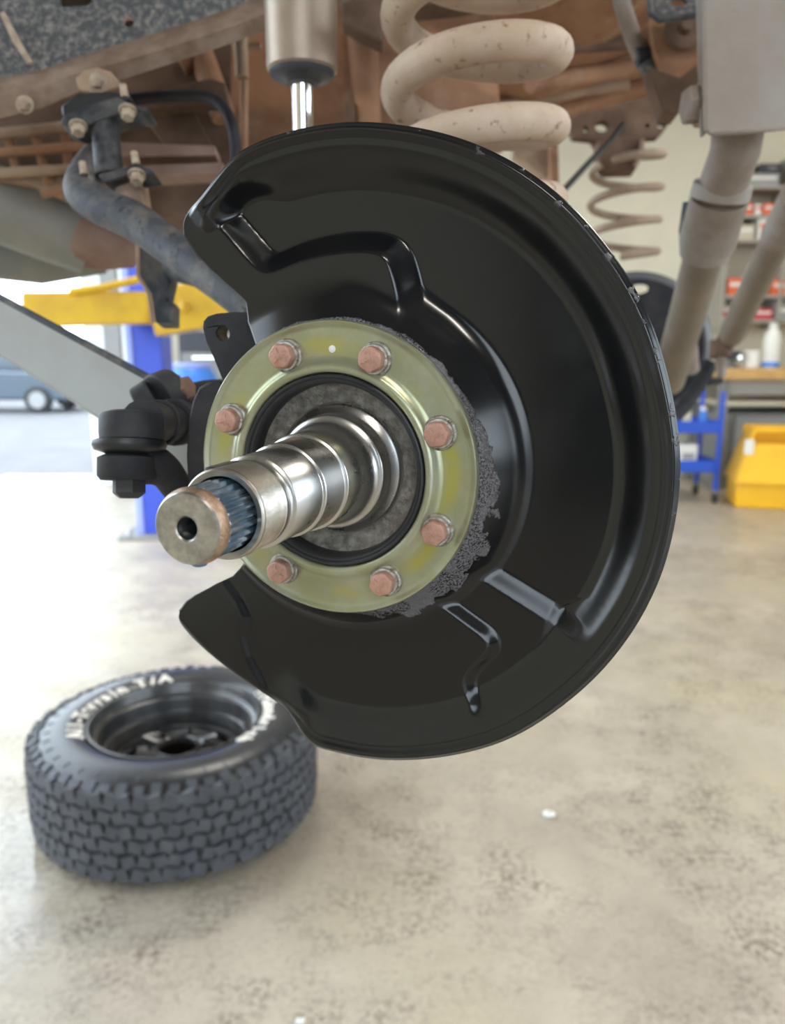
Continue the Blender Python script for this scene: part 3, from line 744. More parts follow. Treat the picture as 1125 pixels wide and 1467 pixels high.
# finned crossmember behind
cm = thing('crossmember', 'rusty brown ribbed crossmember left of the sway bar link', 'crossmember', tuple(W(80, 230, 1.05)))
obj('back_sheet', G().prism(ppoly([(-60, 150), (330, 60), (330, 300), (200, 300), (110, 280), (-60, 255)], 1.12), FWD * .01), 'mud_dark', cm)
for i, (p0, p1, w) in enumerate([((-40, 196), (150, 176), 8), ((-40, 222), (160, 206), 7), ((-40, 250), (130, 240), 7), ((60, 278), (150, 262), 6)]):
    obj('fin', G().tube([W(*p0, 1.06), W(*p1, 1.06)], w * 1.06 / FPX, 8), 'mud_brown' if i % 2 else 'mud_pale', cm)
for x0, y0, x1, y1 in [(10, 190, 26, 252), (48, 184, 70, 262), (92, 182, 100, 250)]:
    obj('cross_rib', G().tube([W(x0, y0, 1.07), W(x1, y1, 1.07)], .007, 8), 'mud_brown', cm)
plate('lower_web', [(-40, 248), (60, 236), (150, 238), (150, 275), (95, 285), (40, 262), (-40, 258)], 1.08, .02, 'mud_pale', cm)
for pts in ([(168, 203), (308, 208), (310, 222), (168, 224)], [(165, 238), (320, 232), (314, 248), (200, 254), (165, 256)]):
    plate('tray_strip', pts, 1.00, .03, 'pipe_rust', cm, .002)
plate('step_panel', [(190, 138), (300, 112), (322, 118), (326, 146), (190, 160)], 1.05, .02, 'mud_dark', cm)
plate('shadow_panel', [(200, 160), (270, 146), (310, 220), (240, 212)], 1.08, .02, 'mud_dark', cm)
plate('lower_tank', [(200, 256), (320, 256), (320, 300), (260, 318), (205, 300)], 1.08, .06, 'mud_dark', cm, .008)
tag(obj('rubber_hose', G().tube(catmull([W(182, 143, .95), W(235, 138, .95), W(290, 138, .94), W(318, 152, .93), W(334, 185, .92), W(338, 232, .92), W(330, 280, .92)], 6), .0068, 12), 'cast_black'),
    'black curved rubber hose left of the thin rusty rod', 'hose')
rdv = thing('brake_line', 'thin rusty vertical brake line left of the shock absorber', 'brake line', tuple(W(351, 210, .95)))
obj('line', G().tube([W(348, -20, .95), W(349, 60, .95), W(350, 110, .95), W(349, 222, .95)], [.0055, .0055, .0052, .0052], 10), 'mud_brown', rdv)
obj('fitting', G().tube([W(344, 52, .945), W(347, 112, .945)], [.0085, .0075], 10), 'mud_pale', rdv)
obj('clip', G().box(W(362, 66, .95), (.02, .006, .006)), 'mud_pale', rdv)

# inner guard and floor pan
ig = thing('inner_guard', 'mud-brown inner guard panel behind the shock absorber and coil spring', 'body panel', tuple(W(480, 100, 1.12)))
obj('guard_sheet', G().prism([W(255, -120, 1.15), W(700, -120, 1.20), W(720, 215, 1.30), W(560, 230, 1.22), W(300, 230, 1.15)], FWD * .01), 'mud_brown', ig)
obj('guard_fold', G().tube(catmull([W(258, 90, 1.10), W(285, 78, 1.10), W(300, 110, 1.10), W(322, 170, 1.10)], 5), .018, 10), 'mud_brown', ig)
obj('guard_rib', G().tube([W(505, -60, 1.14), W(520, 60, 1.14), W(530, 220, 1.15)], [.020, .022, .018], 10), 'mud_brown', ig)
plate('guard_bracket', [(486, -20), (560, -20), (548, 60), (520, 48), (490, 30)], 1.05, .03, 'mud_dark', ig, .004)
plate('guard_slot', [(494, 148), (508, 146), (512, 205), (496, 205)], 1.13, .02, 'mud_dark', ig)
plate('guard_tray', [(560, 10), (660, 0), (760, -20), (760, -80), (560, -80)], 1.05, .04, 'mud_dark', ig, .004)
pan = thing('floor_pan', 'mud-brown ribbed floor pan above and right of the coil spring', 'body panel', tuple(W(860, 80, 1.4)))
obj('pan_sheet', G().prism([W(640, -140, 1.05), W(1040, -140, 1.05), W(985, 118, 1.70), W(905, 134, 1.72), W(828, 158, 1.72), W(700, 215, 1.70)], (0, 0, .01)), 'mud_brown', pan)
for p, r, m in [([W(700, 190, 1.6), W(830, 148, 1.66), W(930, 122, 1.66), W(985, 100, 1.6)], .020, 'mud_brown'),
                ([W(690, 160, 1.5), W(830, 128, 1.6), W(900, 118, 1.6)], .014, 'mud_pale'),
                ([W(760, 120, 1.4), W(860, 104, 1.5), W(935, 92, 1.5)], .016, 'mud_brown'),
                ([W(720, 70, 1.3), W(860, 62, 1.4), W(905, 60, 1.4)], .014, 'mud_dark')]:
    obj('pan_rib', G().tube(p, r, 10), m, pan)
obj('pan_skirt', G().prism([W(700, 214, 1.69), W(828, 160, 1.71), W(905, 136, 1.71), W(985, 120, 1.69), W(985, 104, 1.69), W(905, 116, 1.71), W(828, 140, 1.71), W(700, 190, 1.69)], FWD * .01), 'mud_pale', pan)
tag(obj('muffler', G().tube([W(790, 152, 1.9), W(840, 158, 1.9), W(890, 150, 1.9)], [.02, .035, .03], 16), 'mud_pale'), 'pale dusty exhaust section under the floor pan beside the coil spring', 'exhaust')
xm = thing('far_crossmember', 'dark perforated crossmember above the far coil spring', 'crossmember', tuple(W(890, 190, 1.86)))
holeplate('beam_web', [(800, 158), (880, 150), (905, 138), (960, 130), (975, 150), (950, 190), (940, 200), (855, 204), (820, 200)],
          [circle_pts((861, 184), 10, 12, 8), circle_pts((838, 188), 4, 10, 5), circle_pts((926, 183), 4, 10, 3), circle_pts((946, 182), 7, 10, 5)], 1.84, .02, 'mud_dark', xm)
for pts in ([(788, 195), (800, 195), (802, 275), (790, 275)],):
    plate('drop_post', pts, 1.75, .05, 'mud_brown', xm, .003)
plate('sill_block', [(735, 205), (792, 195), (792, 262), (760, 240), (735, 222)], 1.78, .03, 'mud_pale', xm, .003)
tag(obj('brake_cable', G().tube(catmull([W(893, 178, 1.55), W(872, 205, 1.5), W(845, 232, 1.45), W(812, 268, 1.4), W(780, 300, 1.35)], 5), .0055, 8), 'rubber'), 'thin black brake cable sagging left of the far coil spring', 'cable')

# parts right of the spring, near the tower
hs = thing('wiring_hose', 'grey wiring hose with clamp hanging left of the grey tower', 'hose', tuple(W(905, 60, 1.1)))
obj('hose', G().tube(catmull([W(880, -40, 1.1), W(893, 10, 1.1), W(908, 55, 1.1), W(920, 82, 1.1)], 5), .0115, 12), 'rod_taupe', hs)
obj('clamp', G().tube([W(912, 82, 1.095), W(928, 78, 1.095)], .012, 10), 'cast_black', hs)
obj('lower_hose', G().tube(catmull([W(920, 84, 1.1), W(935, 105, 1.1), W(948, 140, 1.1), W(962, 165, 1.1)], 5), [.012] * 16, 12), 'chassis_grey', hs)
br = thing('body_mount', 'grey slotted mount plate left of the tower at the top edge', 'bracket', tuple(W(965, 30, 1.0)))
holeplate('mount_plate', [(922, -60), (1000, -60), (1000, 20), (940, 30), (930, 20)], [circle_pts((972, 5), 12, 12, 5)], 1.0, .006, 'chassis_grey', br, .001)
obj('mount_lip', G().tube([W(926, -40, .998), W(933, 20, .998), W(944, 29, .998), W(1000, 21, .998)], .004, 8), 'bar_grey', br)
plate('mount_back', [(930, 25), (1010, 20), (1010, 120), (960, 130), (935, 70)], 1.08, .03, 'mud_brown', br, .003)
obj('bush', G().lathe([(.012, 0), (.026, 0), (.028, -.01), (.020, -.012), (.008, -.008), (.007, -.018), (.0001, -.018)], W(978, 46, 1.075), FWD, 24), 'mud_dark', br)
plate('mount_web', [(930, 95), (975, 110), (1000, 90), (1005, 120), (970, 165), (950, 160)], 1.03, .03, 'mud_dark', br, .003)

tw = thing('panhard_mount', 'dusty grey square tower bracket in the top right corner', 'bracket', tuple(W(1065, 190, .80)))
obj('tower_box', G().prism([W(1006, -80, .80), W(1170, -80, .80), W(1170, 182, .80), W(1100, 190, .80), W(1016, 196, .80), W(1008, 186, .80)], W(1012, 120, .90) - W(1012, 120, .80)), 'tower_grey', tw, .006)
obj('tower_flange', G().prism([W(994, -80, .82), W(1010, -80, .815), W(1014, 190, .81), W(1003, 200, .81), W(1001, 120, .82)], W(1003, 120, .90) - W(1003, 120, .82)), 'rod_taupe', tw, .003)
bx = W(1005, 150, .83)
obj('hex_nut', G().lathe([(.019, 0), (.019, .014), (.016, .0165), (.001, .0165)], W(1003, 150, .83), W(970, 152, .83) - W(1003, 150, .83), 6), 'rod_taupe', tw)
obj('nut_washer', G().lathe([(.005, 0), (.022, 0), (.022, .004), (.018, .006)], W(1006, 150, .83), W(970, 152, .83) - W(1003, 150, .83), 24), 'mud_pale', tw)
pr = thing('panhard_rod', 'dusty taupe panhard rod with thick sleeves running down from the grey tower', 'panhard rod', tuple(W(1010, 360, 1.0)))
obj('neck', G().tube([W(1058, 182, .86), W(1054, 215, .87), W(1034, 272, .93)], [.0275, .0265, .0275], 28), 'rod_taupe', pr)
obj('collar', G().tube([W(1037, 262, .925), W(1031, 285, .935)], [.0335, .0345], 28), 'tower_grey', pr, .002)
obj('sleeve', G().tube([W(1032, 280, .935), W(1014, 345, .985), W(1009, 364, 1.0)], [.0335, .0345, .0300], 28), 'rod_taupe', pr)
obj('sleeve_clamp', G().tube([W(990, 290, .98), W(984, 330, .99), W(984, 362, 1.0)], [.010, .010, .008], 10), 'bar_grey', pr)
obj('rod', G().tube([W(1012, 352, 1.0), W(985, 450, 1.25), W(958, 545, 1.5)], [.0250, .0280, .0300], 24), 'rod_beige', pr)
obj('rod_end', G().tube([W(985, 497, 1.42), W(988, 530, 1.45)], [.018, .018], 14), 'rod_taupe', pr)
dl = thing('drag_link', 'plain beige drag link sloping down at the right edge before the shelves', 'drag link', tuple(W(1080, 420, 1.4)))
obj('rod', G().tube([W(1150, 278, 1.15), W(1110, 350, 1.3), W(1048, 480, 1.7)], [.0240, .0250, .0270], 20), 'rod_beige', dl)
obj('sleeve', G().tube([W(1150, 278, 1.148), W(1117, 338, 1.27)], [.0300, .0290], 20), 'rod_taupe', dl)
obj('rod_end', G().tube([W(1050, 476, 1.69), W(1036, 496, 1.72)], [.026, .020], 16).tube([W(1032, 488, 1.72), W(1032, 512, 1.72)], [.022, .022], 16), 'mud_dark', dl)
obj('joint', G().tube([W(1032, 512, 1.72), W(1034, 540, 1.72)], [.012, .010], 12), 'rod_taupe', dl)

# radius arm and left pipes
ra = thing('radius_arm', 'flat pale grey radius arm sloping down to the tie rod on the left', 'suspension arm', tuple(W(200, 600, .66)))
pA, pB = [W(-60, 392, .74), W(-60, 472, .74)], [W(330, 604, .62), W(330, 722, .62)]
obj('arm_bar', G().prism([pA[0], pB[0], pB[1], pA[1]], FWD * .022), 'arm_grey', ra, .004)
obj('arm_top_edge', G().prism([W(-60, 388, .742), W(330, 598, .622), W(330, 611, .619), W(-60, 400, .739)], FWD * .026), 'bar_grey', ra, .002)
ex = thing('exhaust_pipe', 'fat grey exhaust pipe with rusty joint at the left edge', 'exhaust', tuple(W(80, 330, 1.15)))
obj('pipe', G().tube([W(-80, 262, 1.1), W(60, 318, 1.15), W(130, 345, 1.18)], [.052, .052, .050], 28), 'pipe_grey', ex)
obj('joint', G().tube([W(108, 338, 1.165), W(150, 348, 1.17), W(196, 356, 1.19)], [.044, .040, .028], 24), 'pipe_rust', ex, .003)
obj('lower_pipe', G().tube([W(-80, 352, 1.3), W(60, 372, 1.32), W(150, 370, 1.34)], [.045, .040, .025], 20), 'pipe_grey', ex)
ax2 = WY(880, 500, 2.0)

# ------------------------------------------------------------------ far wheel end
fm = HUB.copy(); fc_ = W(905, 500, 1.93); fm.translation = fc_
fd = thing('dust_shield', 'black dust shield on the far side behind the panhard rod', 'dust shield', mw=fm)
g = flat_with_holes(circle_pts((0, 0), .168, 64), [circle_pts((.018, .140), .022, 14, .011), circle_pts((.010, .083), .010, 12, .012), circle_pts((.105, -.028), .016, 12, .022)], .003)
obj('shield_face', g, 'cast_black', fd, local=True)
obj('shield_rim', G().lathe([(.166, .002), (.172, .002), (.180, -.012), (.184, -.014), (.183, -.018), (.172, -.004)], seg=72), mat('rim_grey', (.11, .11, .12), .35), fd, local=True)
fk = thing('brake_hose', 'black curved brake hose under the far dust shield beside the blue cart', 'hose', tuple(W(985, 570, 1.85)))
obj('hose', G().tube(catmull([W(1018, 520, 1.82), W(1005, 545, 1.82), W(985, 575, 1.82), W(968, 595, 1.82)], 5), .018, 12), 'cast_black', fk)
obj('hose_bracket', G().tube([W(1000, 548, 1.82), W(1034, 545, 1.82)], [.010, .008], 10), 'cast_black', fk)

# ------------------------------------------------------------------ wheel lying on the floor
WC = (-.618, 2.085); RO, WT = .402, .285
wh = thing('wheel', 'black steel wheel with white-lettered all-terrain tyre lying on the floor', 'wheel', (WC[0], WC[1], 0))
wh.rotation_euler = (0, 0, math.radians(0))
side = [(.238, .258), (.244, .272), (.258, .281), (.285, .286), (.320, .285), (.350, .278), (.372, .266), (.386, .250), (.3905, .235)]
tprof = side + [(.3925, WT / 2)] + [(r, WT - z) for r, z in side[::-1]]
ty = obj('tyre', G().lathe(tprof, seg=120), 'tyre_side', wh, local=True, smooth=60)
g = G()
rows = [(.245, .034), (.208, .028), (.170, .030), (.131, .030), (.092, .028), (.052, .034)]
NB = 66
for k in range(NB):
    for j, (zc, hh) in enumerate(rows):
        a = 2 * PI * (k + .5 * (j % 2) + .10 * random.uniform(-1, 1)) / NB
        R = Matrix.Rotation(a, 3, 'Z') @ Matrix.Rotation(.30 * (1 if (j + k) % 2 else -1), 3, 'X')
        rr = .3905 if 0 < j < 5 else .3865
        g.box(Matrix.Rotation(a, 3, 'Z') @ Vector((rr, 0, zc)), (.016, .033 if k % 2 else .030, hh * 1.06), R)
tr_ = obj('tread_blocks', g, 'tyre', wh, local=True); tr_['kind'] = 'stuff'
g = G()
for k in range(56):
    a = 2 * PI * (k + .25) / 56; Rz = Matrix.Rotation(a, 3, 'Z')
    hgt = .034 if k % 2 else .022
    R = Rz @ Matrix.Rotation(math.radians(-52), 3, 'Y')
    g.box(Rz @ Vector((.372, 0, .2655)), (.010, .024, hgt), R)
sl = obj('shoulder_lugs', g, 'tyre', wh, local=True); sl['kind'] = 'stuff'
g = G()
for k in range(40):
    a = 2 * PI * k / 40; Rz = Matrix.Rotation(a, 3, 'Z')
    g.box(Rz @ Vector((.340, 0, .2805)), (.020, .0035, .003), Rz @ Matrix.Rotation(math.radians(14), 3, 'Y'))
obj('sidewall_marks', g, 'tyre', wh, local=True)['kind'] = 'stuff'
def arc_text(txt, r, size, mid_deg, step, parent, z):
    n = len(txt); a0 = math.radians(mid_deg) + (n - 1) / 2 * step
    for i, ch in enumerate(txt):
        if ch == ' ': continue
        cu = bpy.data.curves.new('t', 'FONT'); cu.body = ch; cu.size = size; cu.extrude = .0025; cu.align_x = 'CENTER'; cu.offset = .0022
        o = bpy.data.objects.new('t', cu); COL.objects.link(o); dg = bpy.context.evaluated_depsgraph_get(); dg.update()
        me = bpy.data.meshes.new_from_object(o.evaluated_get(dg)); bpy.data.objects.remove(o)
        a = a0 - i * step
        Mx = Matrix.Rotation(a, 4, 'Z') @ Matrix.Translation((r, 0, z)) @ Matrix.Rotation(math.radians(-9), 4, 'Y') @ Matrix.Rotation(-PI / 2, 4, 'Z')
        me.transform(Mx); me.name = 'letter'; me.materials.clear(); me.materials.append(MATS['letter_white'])
        lo = bpy.data.objects.new('letter', me); COL.objects.link(lo); lo.parent = parent
arc_text('All-Terrain', .250, .056, 175, math.radians(6.6), ty, .2795)
arc_text('T/A', .250, .056, 120, math.radians(8.0), ty, .2795)
arc_text('BFGoodrich', .250, .054, 0, math.radians(7.4), ty, .2795)
# rim
obj('rim_barrel', G().lathe([(.2385, .258), (.2430, .270), (.2410, .278), (.2350, .278), (.2310, .268), (.2290, .250), (.2240, .243), (.2140, .240), (.2110, .232), (.2095, .205), (.2060, .196), (.1975, .192), (.1950, .184), (.1935, .158),
                             (.1900, .150), (.1840, .146), (.1820, .138), (.1800, .115), (.1780, .060), (.200, .030), (.240, .015)], seg=96), 'wheel_black', wh, local=True, smooth=40)
holes = []
for k in range(8):
    a = 2 * PI * (k + .5) / 8
    def q(r, da): return (r * math.cos(a + da), r * math.sin(a + da))
    holes.append([q(.112, -.13), q(.112, .13), q(.134, .19), q(.150, .17), q(.154, 0), q(.150, -.17), q(.134, -.19)])
holes.append(circle_pts((0, 0), .056, 28))
for k in range(6): holes.append(circle_pts((.078 * math.cos(k * PI / 3 + .3), .078 * math.sin(k * PI / 3 + .3)), .0085, 12))
g = flat_with_holes(circle_pts((0, 0), .181, 72), holes, .006)
for p in g.v:
    r = math.hypot(p.x, p.y)
    p.z += .170 + .030 * math.exp(-((r - .100) / .030) ** 2) * (1 if r > .02 else 1) - .012 * sst((r - .13) / .05)
obj('rim_disc', g, 'wheel_black', wh, local=True, bevel=.0015)
obj('centre_ring', G().lathe([(.056, .168), (.0555, .184), (.059, .188), (.063, .184), (.064, .176)], seg=40), 'wheel_black', wh, local=True)
obj('valve', G().tube([(.198, .02, .225), (.188, .02, .248)], [.004, .003], 8), 'wheel_black', wh, local=True)

# scraps on the floor
def scrap(px, py, s, label):
    p = WZ(px, py, .004); g = G(); random.seed(px)
    g.ball((0, 0, .006), s, (1, .8, .35), 10, 6)
    g.v = [v + Vector((random.uniform(-1, 1), random.uniform(-1, 1), random.uniform(-.3, .3))) * s * .22 for v in g.v]
    mz = min(v.z for v in g.v)
    g.v = [Vector((v.x, v.y, v.z - mz)) for v in g.v]
    o = obj('paper_scrap', g, 'paper', None, 0, 50); o.location = (p.x, p.y, 0); tag(o, label, 'scrap')
scrap(787, 1168, .018, 'small crumpled white scrap lying on the concrete right of the shield')
scrap(430, 1463, .010, 'tiny white crumb on the concrete at the bottom edge')

# ------------------------------------------------------------------ lift
LP = WZ(222, 770, 0.0); ly = LP.y
lift = thing('vehicle_lift', 'blue vehicle lift post with raised yellow arm behind the sway bar', 'vehicle lift', (LP.x, ly, 0))
obj('post', G().box((LP.x + .02, ly + .15, 1.5), (.20, .26, 2.96)), 'blue_lift', lift, .01)
obj('post_flange', G().box((LP.x - .10, ly + .12, 1.5), (.05, .22, 2.96)), 'blue_pale', lift, .008)
obj('base_plate', G().box((LP.x - .02, ly + .14, .012), (.42, .46, .024)), 'cabinet_grey', lift, .004)
hexbolt((LP.x - .17, ly - .03, .024), (0, 0, 1), .02, .03, 'steel', lift)
arm = lift
obj('outer_arm', G().prism([WY(30, 418, 4.5), WY(212, 417, 4.7), WY(212, 463, 4.7), WY(30, 468, 4.5)], (0, .2, 0)), 'yellow_lift', arm, .01)
obj('arm_rib', G().tube([WY(100, 418, 4.55), WY(150, 412, 4.6), WY(200, 400, 4.7), WY(330, 372, 4.8)], .022, 10), 'yellow_lift', arm)
obj('inner_arm', G().prism([WY(240, 412, 4.7), WY(270, 404, 4.72), WY(350, 425, 4.8), WY(350, 470, 4.8), WY(300, 468, 4.75), WY(222, 482, 4.7), WY(218, 462, 4.7), WY(240, 458, 4.7)], (0, .18, 0)), 'yellow_lift', arm, .01)
obj('carriage', G().box((LP.x + .02, (4.85 + ly) / 2, WY(230, 440, 4.8).z), (.16, ly - 4.80, .16)), 'blue_lift', lift, .01)
obj('arm_pin', G().tube([WY(262, 446, 4.68), WY(264, 432, 4.68)], .03, 12), 'yellow_lift', arm)

# ------------------------------------------------------------------ left background
def pbox(name, x0, y0, x1, y1, Y, dep, m, parent=None, bevel=.01):
    a = WY(x0, y1, Y); b = WY(x1, y0, Y)
    return obj(name, G().box(((a.x + b.x) / 2, Y + dep / 2, (a.z + b.z) / 2), (abs(b.x - a.x), dep, abs(b.z - a.z))), m, parent, bevel)
def stand(name, x0, x1, ytop, Y, dep, m, label, cat, bevel=.01):
    a = WY(x0, ytop, Y); b = WY(x1, ytop, Y)
    return tag(obj(name, G().box(((a.x + b.x) / 2, Y + dep / 2, a.z / 2), (abs(b.x - a.x), dep, a.z)), m, None, bevel), label, cat)
col_ = thing('door_column', 'grey steel door column left of the blue lift post', 'column', tuple(WZ(142, 660, 0)))
a = WY(158, 400, 7.6)
obj('column', G().box((a.x, 7.6, 2.2), (.16, .16, 4.4)), 'cabinet_grey', col_, .01)
obj('guide_rail', G().box((a.x + .16, 7.55, 2.2), (.10, .12, 4.4)), 'white_paint', col_, .008)
obj('door_leaf', G().box((a.x - .2, 7.7, 1.2), (.22, .06, 2.4)), 'white_paint', col_, .008)
tc_ = thing('tool_cabinet', 'black tool cabinet behind the caliper ear and blue drum', 'cabinet', tuple(WZ(290, 640, 0)))
a = WY(252, 474, 7.3); b = WY(335, 474, 7.3)
obj('cabinet_body', G().box(((a.x + b.x) / 2, 7.6, a.z / 2), (b.x - a.x, .5, a.z)), 'box_black', tc_, .01)
for k in range(4):
    dr = obj('drawer', G().box(((a.x + b.x) / 2, 7.335, .25 + k * .3), (b.x - a.x - .06, .02, .25)), 'cabinet_grey', tc_, .005)
    obj('handle', G().box(((a.x + b.x) / 2, 7.315, .33 + k * .3), (.25, .02, .02)), 'chrome', dr)
p = WY(272, 522, 6.6)
dm = thing('plastic_drum', 'blue plastic drum behind the tie rod and ring', 'drum', (p.x, 6.6, 0))
obj('drum_body', G().lathe([(.20, 0), (.22, .02), (.22, p.z * .33), (.226, p.z * .34), (.22, p.z * .36), (.22, p.z * .66), (.226, p.z * .68), (.22, p.z * .70), (.215, p.z - .10), (.17, p.z - .03)], (p.x, 6.6, 0), (0, 0, 1), 36, cap0=True), 'blue_plastic', dm, smooth=40)
obj('drum_lid', G().lathe([(.17, p.z - .03), (.175, p.z - .02), (.175, p.z), (.16, p.z + .01), (.001, p.z + .01)], (p.x, 6.6, 0), (0, 0, 1), 36), 'blue_pale', dm)
# parked car outside
cz = WZ(60, 592, -.11); cy = cz.y
car = thing('parked_car', 'grey-blue parked car outside the open bay at the left edge', 'car', (cz.x - 1.4, cy, -.11))
def cpt(x, z, y): return Vector((cz.x + x, cy + y, -.11 + z))
bodyp = [(-3.6, .30), (-3.55, .75), (-3.2, .92), (-2.3, 1.0), (.10, .92), (.75, .80), (.85, .55), (.82, .28)]
obj('car_body', G().prism([cpt(x, z, 0) for x, z in bodyp], (0, 1.7, 0)), 'car_paint', car, .06)
cab = [(-3.0, .94), (-2.5, 1.38), (-1.2, 1.42), (-.75, 1.34), (-.05, .92)]
obj('car_cabin', G().prism([cpt(x, z, .12) for x, z in cab], (0, 1.46, 0)), 'car_paint', car, .05)
obj('side_window', G().prism([cpt(x, z, .10) for x, z in [(-2.75, .98), (-2.42, 1.32), (-1.75, 1.35), (-1.75, .98)]], (0, .03, 0)), 'car_glass', car)
obj('side_window', G().prism([cpt(x, z, .10) for x, z in [(-1.68, .98), (-1.68, 1.35), (-1.2, 1.36), (-.8, 1.28), (-.25, .98)]], (0, .03, 0)), 'car_glass', car)
obj('windscreen', G().prism([cpt(-.74, 1.33, .2), cpt(-.74, 1.33, 1.5), cpt(-.02, .95, 1.5), cpt(-.02, .95, .2)], (.02, 0, .02)), 'car_glass', car)
obj('head_light', G().box(cpt(.74, .68, .2), (.16, .35, .14)), 'car_white', car, .03)
for x in (-2.9, -.05):
    for y in (.02, 1.68):
        w = obj('car_wheel', G().tube([cpt(x, .30, y - .10), cpt(x, .30, y + .10)], .30, 28), 'rubber', car, .02)
        obj('hub_cap', G().tube([cpt(x, .30, y - .12), cpt(x, .30, y - .09)], .19, 20), 'box_grey', w, .01)

# ------------------------------------------------------------------ right background: bench, shelves, cart, bin
bY = 7.25; bz = WY(1080, 541, bY).z
bx0 = WY(1036, 530, bY).x
bench = thing('workbench', 'timber-topped workbench along the back wall at the right edge', 'workbench', (bx0 + 1, bY, 0))
obj('bench_top', G().box((bx0 + 1.3, bY + .45, bz + .03), (2.6, .9, .10)), 'wood', bench, .01)
obj('bench_rail', G().box((bx0 + 1.3, bY + .10, bz - .10), (2.5, .04, .12)), 'shelf_metal', bench, .005)
obj('lower_shelf', G().box((bx0 + 1.3, bY + .45, bz - .24), (2.5, .8, .04)), 'box_beige', bench, .005)
for x in (.06, 1.25, 2.5):
    for y in (.1, .8): obj('leg', G().box((bx0 + x, bY + y, (bz - .02) / 2), (.08, .08, bz - .02)), 'cabinet_grey', bench, .005)
cabn = thing('base_cabinet', 'grey metal cabinet under the timber workbench', 'cabinet', (bx0 + .8, bY + .4, 0))
obj('cabinet_body', G().box((bx0 + 1.25, bY + .48, .36), (2.2, .6, .72)), 'cabinet_grey', cabn, .01)
for k in range(3):
    d_ = obj('door', G().box((bx0 + .55 + k * .7, bY + .165, .38), (.66, .03, .62)), 'box_grey', cabn, .006)
    obj('handle', G().box((bx0 + .78 + k * .7, bY + .14, .5), (.03, .03, .14)), 'shelf_metal', d_)
btop = bz + .08
p = WY(1077, 520, bY + .15)
jar = thing('plastic_tub', 'short white plastic tub on the timber workbench', 'tub', (p.x, bY + .15, btop))
obj('tub_body', G().lathe([(.055, 0), (.065, .01), (.068, .12), (.060, .135)], (p.x, bY + .15, btop), (0, 0, 1), 28, cap0=True), 'white_plastic', jar)
obj('tub_lid', G().lathe([(.070, .125), (.070, .15), (.062, .16), (.001, .16)], (p.x, bY + .15, btop), (0, 0, 1), 28), 'white_plastic', jar)
p = WY(1104, 520, bY + .12)
bt = thing('spray_bottle', 'tall white bottle with blue base band on the timber workbench', 'bottle', (p.x, bY + .12, btop))
obj('bottle_body', G().lathe([(.07, 0), (.075, .01), (.075, .27), (.06, .32), (.035, .35), (.035, .37)], (p.x, bY + .12, btop), (0, 0, 1), 28, cap0=True), 'white_plastic', bt)
obj('label_band', G().lathe([(.0752, .012), (.0765, .014), (.0765, .055), (.0752, .057)], (p.x, bY + .12, btop), (0, 0, 1), 28), 'blue_plastic', bt)
obj('bottle_cap', G().lathe([(.038, .36), (.038, .40), (.001, .405)], (p.x, bY + .12, btop), (0, 0, 1), 20), 'white_plastic', bt)
p = WY(1046, 512, bY + .2)
vc = thing('bench_vice', 'dark grey bench vice at the left end of the workbench', 'vice', (p.x, bY + .2, btop))
obj('vice_base', G().lathe([(.08, 0), (.08, .03), (.05, .05), (.05, .08)], (p.x, bY + .2, btop), (0, 0, 1), 20, cap0=True), 'cabinet_grey', vc)
obj('vice_jaw', G().box((p.x, bY + .2, btop + .12), (.10, .24, .08)), 'box_black', vc, .01)
obj('vice_screw', G().tube([(p.x, bY - .02, btop + .10), (p.x, bY + .1, btop + .10)], .015, 12), 'chrome', vc)
# wall shelf
sY = 7.95
shf = thing('wall_shelf', 'beige metal shelving on the back wall above the workbench', 'shelf', tuple(WY(1090, 480, sY)))
sx0 = WY(1038, 400, sY).x; sx1 = sx0 + 2.2
lev = [460, 425, 345, 310, 268]
zl = [WY(1090, y, sY).z for y in lev]
for zq in zl: obj('shelf_board', G().box(((sx0 + sx1) / 2, sY + .17, zq), (sx1 - sx0, .36, .03)), 'shelf_metal', shf, .004)
for x in (sx0, sx0 + .56, sx0 + 1.15, sx1): obj('upright', G().box((x, sY + .17, (zl[0] + zl[-1]) / 2 + .1), (.03, .36, zl[-1] - zl[0] + .35)), 'shelf_metal', shf, .004)
obj('back_panel', G().box(((sx0 + sx1) / 2, sY + .36, (zl[0] + zl[2]) / 2), (sx1 - sx0, .02, zl[2] - zl[0])), 'box_grey', shf)
def item(name, x0, x1, ytop, level, m, label, cat, dep=.22, kind='box'):
    a = WY(x0, ytop, sY + .02); b = WY(x1, ytop, sY + .02); zb_ = zl[level] + .0155; w = b.x - a.x; hgt = max(.05, a.z - zb_); cx_ = (a.x + b.x) / 2
    t = thing(name, label, cat, (cx_, sY + .1, zb_))
    if kind == 'box':
        obj('carton', G().box((cx_, sY + .02 + dep / 2, zb_ + hgt / 2), (w, dep, hgt)), m, t, .006)
        obj('flap', G().box((cx_, sY + .017, zb_ + hgt * .62), (w * .8, .006, hgt * .22)), 'white_plastic' if m != 'white_plastic' else 'box_orange', t)
    else:
        obj('can', G().lathe([(w / 2, 0), (w / 2, hgt * .85), (w * .35, hgt * .95), (w * .35, hgt)], (cx_, sY + .12, zb_), (0, 0, 1), 20, cap0=True, cap1=True), m, t)
        obj('can_label', G().lathe([(w / 2 + .001, hgt * .2), (w / 2 + .003, hgt * .22), (w / 2 + .003, hgt * .6), (w / 2 + .001, hgt * .62)], (cx_, sY + .12, zb_), (0, 0, 1), 20), 'box_red', t)
item('carton', 1044, 1068, 398, 1, 'box_orange', 'orange carton on the shelf between the two sloping rods', 'box')
item('carton', 1108, 1128, 400, 1, 'box_orange', 'orange and white carton at the right edge of the middle shelf', 'box')
